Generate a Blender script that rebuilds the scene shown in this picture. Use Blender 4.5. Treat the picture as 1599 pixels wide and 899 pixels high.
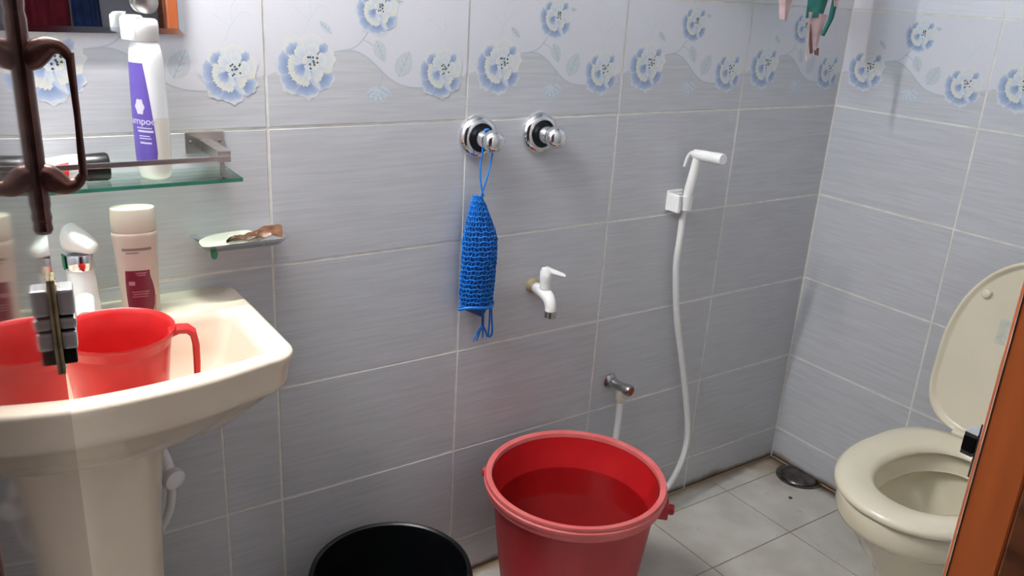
import bpy, bmesh, math, random
from mathutils import Vector, Matrix
random.seed(7)
for o in list(bpy.data.objects): bpy.data.objects.remove(o)
SC = bpy.context.scene
COL = SC.collection
PI = math.pi
sin, cos = math.sin, math.cos

# ------------------------------------------------------------------ camera
CAM = Vector((-0.47909, -1.442, 1.3546))
YAW, PITCH, ROLL, FPX = -0.61402, -0.34058, -0.06005, 1311.1
Rm = Matrix.Rotation(YAW, 3, 'Z') @ Matrix.Rotation(PITCH, 3, 'X') @ Matrix.Rotation(ROLL, 3, 'Y')
cd = bpy.data.cameras.new('camera')
cd.sensor_fit = 'HORIZONTAL'; cd.sensor_width = 36.0; cd.lens = FPX / 1599.0 * 36.0
cd.clip_start = 0.01; cd.clip_end = 50
cam = bpy.data.objects.new('camera', cd); COL.objects.link(cam)
cx_, fy_, uz_ = Rm.col[0], Rm.col[1], Rm.col[2]
M4 = Matrix((( cx_[0], uz_[0], -fy_[0], CAM[0]), (cx_[1], uz_[1], -fy_[1], CAM[1]), (cx_[2], uz_[2], -fy_[2], CAM[2]), (0, 0, 0, 1)))
cam.matrix_world = M4
SC.camera = cam

# ------------------------------------------------------------------ world, lights, exposure
w = bpy.data.worlds.new('world'); SC.world = w; w.use_nodes = True
w.node_tree.nodes['Background'].inputs[0].default_value = (0.75, 0.85, 1.0, 1)
w.node_tree.nodes['Background'].inputs[1].default_value = 0.15
vs = SC.view_settings
vs.view_transform = 'Standard'; vs.look = 'None'; vs.gamma = 1.0; vs.use_curve_mapping = False
vs.exposure = 0.22
TUBE_STRENGTH = 415.0      # LED tube above the mirror
HALL_FILL = 4.0        # fill lamp added, unseen, in the passage behind the camera
VENT_FILL = 50.0       # bluish fill from an added, unseen ventilator high in the left wall

# ------------------------------------------------------------------ materials
def srgb(r, g, b):
    f = lambda c: c / 12.92 if c <= .04045 else ((c + .055) / 1.055) ** 2.4
    return (f(r / 255), f(g / 255), f(b / 255), 1)
def M(name, col, rough=.5, metal=0., var=.08, scale=25., bump=0., trans=0., ior=1.45, coat=0., stretch=(1, 1, 1), emit=0., sss=0., col2=None):
    m = bpy.data.materials.new(name); m.use_nodes = True
    nt = m.node_tree; N = nt.nodes; L = nt.links
    b = N['Principled BSDF']
    b.inputs['Roughness'].default_value = rough; b.inputs['Metallic'].default_value = metal
    b.inputs['IOR'].default_value = ior
    if trans: b.inputs['Transmission Weight'].default_value = trans
    if coat: b.inputs['Coat Weight'].default_value = coat; b.inputs['Coat Roughness'].default_value = .08
    if sss: b.inputs['Subsurface Weight'].default_value = sss; b.inputs['Subsurface Radius'].default_value = (.01, .006, .004)
    tc = N.new('ShaderNodeTexCoord'); mp = N.new('ShaderNodeMapping'); nz = N.new('ShaderNodeTexNoise')
    mp.inputs['Scale'].default_value = stretch
    nz.inputs['Scale'].default_value = scale; nz.inputs['Detail'].default_value = 5
    L.new(tc.outputs['Object'], mp.inputs['Vector']); L.new(mp.outputs[0], nz.inputs['Vector'])
    rp = N.new('ShaderNodeValToRGB')
    c = col
    c2 = col2 or tuple(min(1, x * (1 + var)) for x in c[:3]) + (1,)
    rp.color_ramp.elements[0].position = .3; rp.color_ramp.elements[1].position = .7
    rp.color_ramp.elements[0].color = tuple(x * (1 - var) for x in c[:3]) + (1,) if not col2 else c
    rp.color_ramp.elements[1].color = c2
    L.new(nz.outputs[0], rp.inputs[0]); L.new(rp.outputs[0], b.inputs['Base Color'])
    if bump:
        bp = N.new('ShaderNodeBump'); bp.inputs['Strength'].default_value = bump; bp.inputs['Distance'].default_value = .002
        L.new(nz.outputs[0], bp.inputs['Height']); L.new(bp.outputs[0], b.inputs['Normal'])
    if emit:
        b.inputs['Emission Color'].default_value = col; b.inputs['Emission Strength'].default_value = emit
    return m
def tile_mat(name, c1, c2, stain, rough=.28):
    """glazed tile with fine horizontal brushed streaks, a different patch on each tile; old damp stains low on the wall"""
    m = bpy.data.materials.new(name); m.use_nodes = True
    nt = m.node_tree; N = nt.nodes; L = nt.links; b = N['Principled BSDF']
    b.inputs['Roughness'].default_value = rough
    tc = N.new('ShaderNodeTexCoord'); oi = N.new('ShaderNodeObjectInfo'); ad = N.new('ShaderNodeVectorMath'); ad.operation = 'ADD'
    ml = N.new('ShaderNodeMath'); ml.operation = 'MULTIPLY'; ml.inputs[1].default_value = 37.0
    L.new(oi.outputs['Random'], ml.inputs[0]); L.new(tc.outputs['Object'], ad.inputs[0]); L.new(ml.outputs[0], ad.inputs[1])
    mp = N.new('ShaderNodeMapping'); mp.inputs['Scale'].default_value = (9, 9, 210)
    nz = N.new('ShaderNodeTexNoise'); nz.inputs['Scale'].default_value = 1.0; nz.inputs['Detail'].default_value = 4
    L.new(ad.outputs[0], mp.inputs['Vector']); L.new(mp.outputs[0], nz.inputs['Vector'])
    rp = N.new('ShaderNodeValToRGB'); rp.color_ramp.elements[0].position = .33; rp.color_ramp.elements[1].position = .67
    rp.color_ramp.elements[0].color = c1; rp.color_ramp.elements[1].color = c2
    L.new(nz.outputs[0], rp.inputs[0])
    # grime near the floor line
    ge = N.new('ShaderNodeNewGeometry'); sx = N.new('ShaderNodeSeparateXYZ'); L.new(ge.outputs['Position'], sx.inputs[0])
    n2 = N.new('ShaderNodeTexNoise'); n2.inputs['Scale'].default_value = 14; n2.inputs['Detail'].default_value = 6
    L.new(ge.outputs['Position'], n2.inputs['Vector'])
    th = N.new('ShaderNodeMath'); th.operation = 'MULTIPLY'; th.inputs[1].default_value = .05; L.new(n2.outputs[0], th.inputs[0])
    mr = N.new('ShaderNodeMapRange'); mr.inputs['From Min'].default_value = 0; mr.inputs['To Min'].default_value = 1; mr.inputs['To Max'].default_value = 0
    L.new(sx.outputs['Z'], mr.inputs['Value']); L.new(th.outputs[0], mr.inputs['From Max'])
    mx = N.new('ShaderNodeMix'); mx.data_type = 'RGBA'
    sm = N.new('ShaderNodeMath'); sm.operation = 'MULTIPLY'; sm.inputs[1].default_value = stain * 1.7; sm.use_clamp = True; L.new(mr.outputs[0], sm.inputs[0])
    L.new(sm.outputs[0], mx.inputs['Factor']); L.new(rp.outputs[0], mx.inputs['A']); mx.inputs['B'].default_value = srgb(92, 66, 38)
    L.new(mx.outputs['Result'], b.inputs['Base Color'])
    bp = N.new('ShaderNodeBump'); bp.inputs['Strength'].default_value = .06; bp.inputs['Distance'].default_value = .001
    L.new(nz.outputs[0], bp.inputs['Height']); L.new(bp.outputs[0], b.inputs['Normal'])
    return m
def floor_mat(name):
    m = bpy.data.materials.new(name); m.use_nodes = True
    nt = m.node_tree; N = nt.nodes; L = nt.links; b = N['Principled BSDF']; b.inputs['Roughness'].default_value = .32
    ge = N.new('ShaderNodeNewGeometry'); n1 = N.new('ShaderNodeTexNoise'); n1.inputs['Scale'].default_value = 9; n1.inputs['Detail'].default_value = 7
    L.new(ge.outputs['Position'], n1.inputs['Vector'])
    rp = N.new('ShaderNodeValToRGB'); rp.color_ramp.elements[0].position = .35; rp.color_ramp.elements[1].position = .66
    rp.color_ramp.elements[0].color = srgb(184, 179, 170); rp.color_ramp.elements[1].color = srgb(202, 198, 190)
    L.new(n1.outputs[0], rp.inputs[0])
    sx = N.new('ShaderNodeSeparateXYZ'); L.new(ge.outputs['Position'], sx.inputs[0])
    n2 = N.new('ShaderNodeTexNoise'); n2.inputs['Scale'].default_value = 16; n2.inputs['Detail'].default_value = 6
    L.new(ge.outputs['Position'], n2.inputs['Vector'])
    # rust and soap scum gathered along the skirting of both walls and around the gully
    def near(sock, at, width):
        d = N.new('ShaderNodeMath'); d.operation = 'SUBTRACT'; L.new(sock, d.inputs[0]); d.inputs[1].default_value = at
        a = N.new('ShaderNodeMath'); a.operation = 'ABSOLUTE'; L.new(d.outputs[0], a.inputs[0])
        wv = N.new('ShaderNodeMath'); wv.operation = 'MULTIPLY'; L.new(n2.outputs[0], wv.inputs[0]); wv.inputs[1].default_value = width
        mr = N.new('ShaderNodeMapRange'); mr.inputs['To Min'].default_value = 1; mr.inputs['To Max'].default_value = 0
        L.new(a.outputs[0], mr.inputs['Value']); L.new(wv.outputs[0], mr.inputs['From Max']); return mr.outputs[0]
    def mix(fac, amt, A, col):
        s = N.new('ShaderNodeMath'); s.operation = 'MULTIPLY'; L.new(fac, s.inputs[0]); s.inputs[1].default_value = amt
        mx = N.new('ShaderNodeMix'); mx.data_type = 'RGBA'; L.new(s.outputs[0], mx.inputs['Factor']); L.new(A, mx.inputs['A']); mx.inputs['B'].default_value = col
        return mx.outputs['Result']
    c = mix(near(sx.outputs['Y'], 0, .06), 1.0, rp.outputs[0], srgb(120, 92, 62))
    c = mix(near(sx.outputs['X'], 1.589, .085), 1.3, c, srgb(82, 56, 32))
    vd = N.new('ShaderNodeVectorMath'); vd.operation = 'DISTANCE'; L.new(ge.outputs['Position'], vd.inputs[0]); vd.inputs[1].default_value = (1.55, -.06, 0)
    wv = N.new('ShaderNodeMath'); wv.operation = 'MULTIPLY'; L.new(n2.outputs[0], wv.inputs[0]); wv.inputs[1].default_value = .26
    mr = N.new('ShaderNodeMapRange'); mr.inputs['To Min'].default_value = 1; mr.inputs['To Max'].default_value = 0
    L.new(vd.outputs['Value'], mr.inputs['Value']); L.new(wv.outputs[0], mr.inputs['From Max'])
    c = mix(mr.outputs[0], .75, c, srgb(126, 98, 66))
    # scattered grey scuffs
    n3 = N.new('ShaderNodeTexNoise'); n3.inputs['Scale'].default_value = 26; n3.inputs['Detail'].default_value = 3; L.new(ge.outputs['Position'], n3.inputs['Vector'])
    r3 = N.new('ShaderNodeMapRange'); r3.inputs['From Min'].default_value = .66; r3.inputs['From Max'].default_value = .76; L.new(n3.outputs[0], r3.inputs['Value'])
    c = mix(r3.outputs[0], .35, c, srgb(120, 112, 96))
    L.new(c, b.inputs['Base Color'])
    return m
def vcol_mat(name, rough=.28):
    m = bpy.data.materials.new(name); m.use_nodes = True
    nt = m.node_tree; N = nt.nodes; L = nt.links; b = N['Principled BSDF']; b.inputs['Roughness'].default_value = rough
    at = N.new('ShaderNodeVertexColor'); at.layer_name = 'Col'
    nz = N.new('ShaderNodeTexNoise'); nz.inputs['Scale'].default_value = 120
    mx = N.new('ShaderNodeMix'); mx.data_type = 'RGBA'; mx.blend_type = 'OVERLAY'; mx.inputs['Factor'].default_value = .12
    L.new(at.outputs['Color'], mx.inputs['A']); L.new(nz.outputs['Color'], mx.inputs['B']); L.new(mx.outputs['Result'], b.inputs['Base Color'])
    return m

def clear_mat(name, tint, ior=1.5, rough=.01):
    m = bpy.data.materials.new(name); m.use_nodes = True
    nt = m.node_tree; N = nt.nodes; L = nt.links; N.remove(N['Principled BSDF']); out = N['Material Output']
    tr_ = N.new('ShaderNodeBsdfTransparent'); gl = N.new('ShaderNodeBsdfGlossy'); gl.inputs['Roughness'].default_value = rough
    fr = N.new('ShaderNodeFresnel'); fr.inputs['IOR'].default_value = ior; mx = N.new('ShaderNodeMixShader')
    nz = N.new('ShaderNodeTexNoise'); nz.inputs['Scale'].default_value = 8; mc = N.new('ShaderNodeMix'); mc.data_type = 'RGBA'
    mc.inputs['A'].default_value = tint; mc.inputs['B'].default_value = tuple(min(1, c * 1.04) for c in tint[:3]) + (1,)
    L.new(nz.outputs[0], mc.inputs['Factor']); L.new(mc.outputs['Result'], tr_.inputs['Color'])
    L.new(fr.outputs[0], mx.inputs[0]); L.new(tr_.outputs[0], mx.inputs[1]); L.new(gl.outputs[0], mx.inputs[2]); L.new(mx.outputs[0], out.inputs['Surface'])
    return m
m_tile = tile_mat('grey_wall_tile', srgb(187, 187, 191), srgb(199, 199, 203), .8)
m_white_tile = tile_mat('white_wall_tile', srgb(216, 215, 221), srgb(224, 223, 228), 0)
m_print = vcol_mat('printed_glaze')
m_grout = M('grout', srgb(222, 218, 210), .8, var=.12, scale=30, bump=.2)
m_fgrout = M('floor_grout', srgb(146, 133, 110), .85, var=.25, scale=40)
m_floor = floor_mat('marble_floor_tile')
m_plaster = M('grey_plaster', srgb(168, 166, 162), .8, var=.03, scale=6, bump=.05)
m_hall = M('hall_paint', srgb(150, 152, 165), .7, var=.04, scale=3)
m_ivory = M('ivory_ceramic', srgb(226, 210, 190), .12, var=.025, scale=7, coat=.4)
m_toilet = M('cream_ceramic', srgb(222, 213, 188), .14, var=.025, scale=7, coat=.4)
m_seat = M('cream_seat_plastic', srgb(222, 213, 190), .2, var=.025, scale=8, coat=.2)
m_redmug = M('red_mug_plastic', srgb(200, 40, 40), .3, var=.06, scale=30)
m_redbucket = M('worn_red_plastic', srgb(162, 34, 40), .45, var=.12, scale=14, bump=.05, stretch=(1, 1, .4), col2=srgb(184, 50, 56))
m_redrim = M('faded_red_rim', srgb(206, 92, 92), .5, var=.12, scale=18, col2=srgb(214, 112, 110))
m_redin = M('red_bucket_inside', srgb(196, 30, 34), .35, var=.1, scale=12)
m_black = M('black_plastic', srgb(14, 15, 18), .3, var=.2, scale=30)
m_water = clear_mat('bucket_water', (.80, .78, .78, 1), 1.33, .02)
m_chrome = M('chrome', (.78, .79, .81, 1), .12, 1, var=.05, scale=30)
m_satin = M('satin_chrome', (.9, .9, .91, 1), .22, .6, var=.05, scale=40)
m_dchrome = M('tarnished_chrome', (.45, .44, .44, 1), .25, 1, var=.25, scale=60)
m_darksteel = M('grimy_dark_steel', (.13, .12, .11, 1), .3, .9, var=.4, scale=50)
m_steel = M('brushed_steel', (.55, .52, .50, 1), .28, 1, var=.12, scale=40, stretch=(1, 1, 30))
m_bronze = M('bronze_metal', srgb(128, 88, 78), .3, .7, var=.3, scale=40, col2=srgb(82, 56, 54))
m_white = M('white_plastic', srgb(236, 234, 232), .3, var=.03, scale=20)
m_whitehose = M('white_hose', srgb(226, 224, 222), .4, var=.04, scale=60, stretch=(1, 1, 6))
m_dirtywhite = M('dirty_white_plastic', srgb(205, 196, 178), .4, var=.12, scale=60)
m_beige = M('beige_bottle', srgb(196, 178, 164), .35, var=.04, scale=12)
m_beigecap = M('beige_cap', srgb(206, 194, 178), .38, var=.03, scale=12)
m_maroon = M('maroon_label', srgb(112, 30, 50), .35, var=.12, scale=40)
m_maroont = M('label_print_rose', srgb(176, 120, 126), .4, var=.05)
m_greyt = M('grey_print', srgb(128, 112, 106), .5, var=.1)
m_gold = M('tan_label_edge', srgb(170, 130, 96), .4, var=.1)
m_purple = M('purple_label', srgb(104, 84, 172), .32, var=.05, scale=30)
m_lilac = M('pale_print', srgb(214, 208, 236), .4, var=.05)
m_milk = M('translucent_white_bottle', srgb(240, 241, 243), .25, var=.01)
m_cream = M('shampoo_filled_bottle', srgb(238, 232, 222), .25, var=.02)
m_blue = M('blue_nylon_net', srgb(20, 112, 200), .5, var=.25, scale=60)
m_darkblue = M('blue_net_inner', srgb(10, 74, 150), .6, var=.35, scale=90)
m_glass = clear_mat('green_glass', (.86, .96, .92, 1))
m_glassedge = M('green_glass_edge', srgb(70, 150, 128), .08, var=.2, scale=30, trans=.35)
m_mirror = M('mirror_silver', (.86, .88, .89, 1), .012, 1, var=.01)
m_mirroredge = M('mirror_bevel', (.62, .66, .70, 1), .1, 1, var=.05)
m_orange = M('orange_varnished_wood', srgb(178, 92, 48), .32, var=.14, scale=5, stretch=(10, 10, 1), bump=.05, col2=srgb(196, 104, 56))
m_darkwood = M('dark_stained_wood', srgb(62, 34, 22), .45, var=.4, scale=14, stretch=(1, 1, 5), col2=srgb(116, 66, 40))
m_worn = M('worn_pale_edge', srgb(206, 188, 176), .5, var=.4, scale=45, stretch=(1, 1, .5), col2=srgb(120, 96, 96))
m_door = M('glossy_laminate', srgb(84, 72, 68), .05, var=.06, scale=5, stretch=(8, 8, 1), ior=1.3)
m_soap = M('ivory_soap', srgb(236, 228, 210), .4, var=.05, scale=20)
m_brownsoap = M('brown_scrap', srgb(62, 40, 28), .4, var=.5, scale=70, col2=srgb(124, 80, 46))
m_green = M('green_plastic', srgb(38, 116, 84), .4, var=.1)
m_teal = M('teal_cloth', srgb(52, 118, 108), .85, var=.25, scale=40, bump=.3)
m_pinkc = M('dusty_pink_cloth', srgb(198, 168, 168), .85, var=.2, scale=35, bump=.3)
m_brownc = M('brown_cloth', srgb(120, 92, 80), .85, var=.3, scale=35)
m_redtube = M('red_print', srgb(226, 66, 62), .4, var=.1)
m_copper = M('copper_red_plug', srgb(150, 62, 44), .4, .2, var=.2, scale=60)
m_curtain = M('maroon_curtain', srgb(116, 24, 42), .8, var=.2, scale=20)
m_bluecloth = M('blue_cloth', srgb(42, 62, 110), .8, var=.45, scale=12)
m_rust = M('old_putty', srgb(176, 158, 120), .8, var=.25, scale=60)
m_lamp = M('lamp_diffuser', (1, .985, .96, 1), .4, emit=TUBE_STRENGTH, var=0)
m_hallfill = M('hall_fill_diffuser', (1, .96, .9, 1), .4, emit=HALL_FILL, var=0)
m_fillpane = M('glowing_fill_pane', (.68, .86, 1, 1), .5, emit=VENT_FILL, var=0)
m_sticker = M('faded_sticker', srgb(196, 196, 182), .5, var=.1, scale=80)
m_ink = M('ink_speck', srgb(60, 54, 60), .6, var=.2)

# ------------------------------------------------------------------ mesh helpers
def wl(o):
    v = Vector((0, 0, 0))
    while o is not None:
        v += o.location; o = o.parent
    return v
class MB:
    def __init__(s): s.v = []; s.f = []; s.mi = []; s.c = []; s.flat = True
    def add(s, vs, fs, mi=0, cols=None, flat=False):
        if not flat: s.flat = False
        n = len(s.v); s.v += [tuple(x) for x in vs]; s.f += [tuple(i + n for i in f) for f in fs]; s.mi += [mi] * len(fs)
        if cols: s.c += cols
        return s
    def box(s, x0, x1, y0, y1, z0, z1, bev=0, mi=0, T=None):
        x0, x1 = min(x0, x1), max(x0, x1); y0, y1 = min(y0, y1), max(y0, y1); z0, z1 = min(z0, z1), max(z0, z1)
        bm = bmesh.new()
        bmesh.ops.create_cube(bm, size=1)
        for v in bm.verts: v.co = Vector(((x0 + x1) / 2 + v.co.x * (x1 - x0), (y0 + y1) / 2 + v.co.y * (y1 - y0), (z0 + z1) / 2 + v.co.z * (z1 - z0)))
        if bev: bmesh.ops.bevel(bm, geom=bm.edges[:], offset=bev, segments=2, affect='EDGES', profile=.6)
        bm.verts.index_update()
        vs = [v.co.copy() for v in bm.verts]
        if T: vs = [T(*v) for v in vs]
        s.add(vs, [[v.index for v in f.verts] for f in bm.faces], mi, flat=True); bm.free(); return s
    def loft(s, rings, close=True, cap0=False, cap1=False, mi=0):
        n = len(rings[0]); vs = [p for r in rings for p in r]; fs = []
        for k in range(len(rings) - 1):
            for i in range(n if close else n - 1):
                a, b = k * n + i, k * n + (i + 1) % n
                fs.append((a, b, b + n, a + n))
        if cap0: fs.append(tuple(range(n))[::-1])
        if cap1: fs.append(tuple(range((len(rings) - 1) * n, len(rings) * n)))
        return s.add(vs, fs, mi)
    def lathe(s, prof, c=(0, 0, 0), axis=(0, 0, 1), n=40, cap0=False, cap1=False, mi=0):
        ax = Vector(axis).normalized(); u = ax.orthogonal().normalized(); v = ax.cross(u); c = Vector(c)
        rings = [[c + ax * h + (u * cos(2 * PI * i / n) + v * sin(2 * PI * i / n)) * max(r, 1e-5) for i in range(n)] for r, h in prof]
        return s.loft(rings, True, cap0, cap1, mi)
    def tube(s, pts, r, n=10, cap=True, smooth=4, mi=0):
        P = [Vector(p) for p in pts]
        if smooth and len(P) > 2:
            Q = []
            for i in range(len(P) - 1):
                p0, p1, p2, p3 = P[max(i - 1, 0)], P[i], P[i + 1], P[min(i + 2, len(P) - 1)]
                for k in range(smooth):
                    t = k / smooth
                    Q.append(.5 * (2 * p1 + (p2 - p0) * t + (2 * p0 - 5 * p1 + 4 * p2 - p3) * t * t + (3 * p1 - p0 - 3 * p2 + p3) * t ** 3))
            Q.append(P[-1]); rr = r
            if not isinstance(r, (int, float)):
                R_ = []
                for i in range(len(P) - 1):
                    for k in range(smooth): R_.append(r[i] + (r[i + 1] - r[i]) * k / smooth)
                R_.append(r[-1]); rr = R_
            P = Q; r = rr
        rs = r if not isinstance(r, (int, float)) else [r] * len(P)
        rings = []; pu = None
        for i, p in enumerate(P):
            t = (P[min(i + 1, len(P) - 1)] - P[max(i - 1, 0)]).normalized()
            if pu is None: u = t.orthogonal().normalized()
            else: u = (pu - t * pu.dot(t)).normalized()
            pu = u; v = t.cross(u)
            rings.append([p + (u * cos(2 * PI * k / n) + v * sin(2 * PI * k / n)) * rs[i] for k in range(n)])
        return s.loft(rings, True, cap, cap, mi)
    def build(s, name, mat, parent=None, smooth=True, angle=35):
        o_ = wl(parent) if parent else Vector((0, 0, 0))
        me = bpy.data.meshes.new(name)
        me.from_pydata([tuple(Vector(v) - o_) for v in s.v], [], s.f)
        for m in (mat if isinstance(mat, (list, tuple)) else [mat]): me.materials.append(m)
        me.polygons.foreach_set('material_index', s.mi)
        bm = bmesh.new(); bm.from_mesh(me); bmesh.ops.recalc_face_normals(bm, faces=bm.faces[:])
        if smooth and not s.flat:
            for f in bm.faces: f.smooth = True
            for e in bm.edges:
                if len(e.link_faces) == 2 and e.calc_face_angle(0) > math.radians(angle): e.smooth = False
        bm.to_mesh(me); bm.free()
        if s.c:
            ca = me.color_attributes.new('Col', 'FLOAT_COLOR', 'POINT')
            for i, c in enumerate(s.c): ca.data[i].color = c
        o = bpy.data.objects.new(name, me); COL.objects.link(o)
        if parent: o.parent = parent
        return o
def thing(name, loc, label, cat, group=None):
    o = bpy.data.objects.new(name, None); COL.objects.link(o); o.location = loc; o.empty_display_size = .03
    return tag(o, label, cat, group)
def tag(o, label, cat, group=None):
    o['label'] = label; o['category'] = cat
    if group: o['group'] = group
    return o
def struct(o, label=None):
    o['kind'] = 'structure'
    if label: o['label'] = label
    return o

# ------------------------------------------------------------------ printed border: roses, leaves and stems on the glaze
TW, TH, TT, GAP = .4, .25, .006, .0042
XC, Z0 = 1.589, 1.105
def lin(r, g, b): return srgb(r, g, b)
def mixc(a, b, t): return tuple(a[i] + (b[i] - a[i]) * t for i in range(3)) + (1,)
class Print:
    """flat glaze print: layered polygons a few hundredths of a millimetre apart, x 0-.4, z 0-.25"""
    def __init__(s): s.m = MB(); s.layer = 0
    def dep(s): s.layer += 1; return -(TT + .00003 + s.layer * .0000025)
    def strip(s, pts, wd, col):
        d = s.dep(); n = len(pts); vs = []; fs = []
        for i, (x, z) in enumerate(pts):
            a = pts[max(i - 1, 0)]; b = pts[min(i + 1, n - 1)]; t = Vector((b[0] - a[0], b[1] - a[1])).normalized()
            ww = wd[i] if isinstance(wd, list) else wd
            vs += [(x - t.y * ww, d, z + t.x * ww), (x + t.y * ww, d, z - t.x * ww)]
        for i in range(n - 1): fs.append((2 * i, 2 * i + 1, 2 * i + 3, 2 * i + 2))
        s.m.add(vs, fs, 0, [col] * len(vs))
    def petal(s, x, z, ang, ln, wd, cols, ruf=.08, seed=0):
        """a ruffled petal from its base outwards; cols = base, middle, edge"""
        rnd = random.Random(seed); d = s.dep(); vs = []; cs = []; fs = []
        NU, NV = 5, 11
        for i in range(NU):
            t = i / (NU - 1)
            for j in range(NV):
                q = -1 + 2 * j / (NV - 1)
                rr = 1 - .28 * q * q + ruf * sin(q * 9 + seed) * t
                r = ln * t * rr
                half = wd * (t ** .6) * (.55 + .45 * t)
                a = ang
                px = r * cos(a) - q * half * sin(a); pz = r * sin(a) + q * half * cos(a)
                vs.append((min(max(x + px, .0022), TW - .0022), d, min(max(z + pz, .002), TH - .002)))
                e = max(t, abs(q) * .96 * min(1, t + .35))
                c = mixc(cols[0], cols[1], min(1, e / .62)) if e < .62 else mixc(cols[1], cols[2], (e - .62) / .38)
                cs.append(c)
        for i in range(NU - 1):
            for j in range(NV - 1):
                a = i * NV + j; fs.append((a, a + 1, a + NV + 1, a + NV))
        s.m.add(vs, fs, 0, cs)
    def rose(s, x, z, r, tilt, seed):
        rnd = random.Random(seed)
        E_ = (lin(158, 172, 200), lin(184, 194, 212), lin(208, 211, 214)); P = (lin(178, 189, 208), lin(200, 206, 215), lin(216, 216, 211))
        C = (lin(186, 193, 202), lin(208, 210, 206), lin(218, 215, 198)); V = (lin(118, 136, 175), lin(138, 156, 190), lin(180, 190, 210))
        def blob(px, pz, ang, ln, wd, cols, k, ruf=.04):      # petal centred on a point of the bloom
            ang += tilt * .12 + rnd.uniform(-.1, .1); ln *= r; wd *= r
            s.petal(x + px * r - cos(ang) * ln * .5, z + pz * r - sin(ang) * ln * .5, ang, ln, wd, cols, ruf, seed + k)
        for k in range(7):                                     # wide outer petals
            a = .35 + 2 * PI * k / 7; blob(.52 * cos(a), .52 * sin(a), a, 1.0, .40, P if sin(a) > .2 else E_, k, .05)
        for k, (px, pz, a, ln, wd) in enumerate(((-.60, .04, PI, .56, .46), (-.44, -.42, -2.4, .60, .40), (.0, -.64, -1.65, .50, .44), (.58, -.40, -.6, .52, .34), (-.38, .46, 2.3, .48, .26), (.50, .46, .9, .58, .17))):
            blob(px, pz, a, ln, wd, V, 20 + k)                 # blue shaded hollows
        for k in range(6):                                     # pale petals round the heart
            a = .2 + 2 * PI * k / 6; blob(.1 + .34 * cos(a), .12 + .34 * sin(a), a, .52, .22, P, 40 + k, .05)
        for k in range(6):                                     # cream lip sweeping below the heart
            a = 2.75 + .36 * k; blob(.04 + .46 * cos(a), .02 + .46 * sin(a), a, .34, .17, C, 50 + k, .1)
        blob(.62, -.08, -.1, .5, .12, C, 58); blob(.34, -.30, -.7, .36, .16, C, 59)
        blob(-.16, -.06, -2.4, .46, .22, V, 60)                # the deep hollow beside the heart
        for k in range(5):
            a = .4 + 2 * PI * k / 5; blob(.17 + .16 * cos(a), .15 + .16 * sin(a), a, .28, .14, P if k % 2 else C, 70 + k, .06)
        K = lin(58, 68, 72)
        for k in range(11):
            px, pz = x + r * .2 + rnd.uniform(-.14, .14) * r, z + r * .13 + rnd.uniform(-.17, .17) * r
            s.petal(px, pz, rnd.uniform(0, 6.28), r * .08, r * .045, (K, K, lin(90, 100, 102)), 0, seed + 90 + k)
    def leaf(s, x, z, ang, ln, wd, col=None):
        col = col or lin(192, 198, 205); dk = lin(172, 181, 190)
        d = s.dep(); n = 10; vs = []; fs = []; cs = []
        for i in range(n + 1):
            t = i / n; h = wd * sin(PI * t) ** .7 * (1 - .35 * t) * (1 + .1 * (i % 2))
            for q in (-1, 0, 1):
                vs.append((min(max(x + cos(ang) * ln * t - sin(ang) * h * q, .002), TW - .002), d, min(max(z + sin(ang) * ln * t + cos(ang) * h * q, .002), TH - .002)))
                cs.append(col if q else lin(200, 205, 210))
        for i in range(n):
            for q in (0, 1): a = i * 3 + q; fs.append((a, a + 1, a + 4, a + 3))
        s.m.add(vs, fs, 0, cs)
        s.strip([(x + cos(ang) * ln * t * .95, z + sin(ang) * ln * t * .95) for t in (0, .5, 1)], .0008, dk)
        for k in range(1, 4):
            for sg in (-1, 1):
                bx, bz = x + cos(ang) * ln * k * .22, z + sin(ang) * ln * k * .22
                s.strip([(bx, bz), (bx + cos(ang + sg * .7) * ln * .2, bz + sin(ang + sg * .7) * ln * .2)], .0005, dk)
def crv(P, n=8):
    Q = []
    for i in range(len(P) - 1):
        p0, p1, p2, p3 = [Vector(P[max(0, min(len(P) - 1, j))]) for j in (i - 1, i, i + 1, i + 2)]
        for k in range(n):
            t = k / n; q = .5 * (2 * p1 + (p2 - p0) * t + (2 * p0 - 5 * p1 + 4 * p2 - p3) * t * t + (3 * p1 - p0 - 3 * p2 + p3) * t ** 3); Q.append((q.x, q.y))
    Q.append(tuple(P[-1])); return Q
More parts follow.
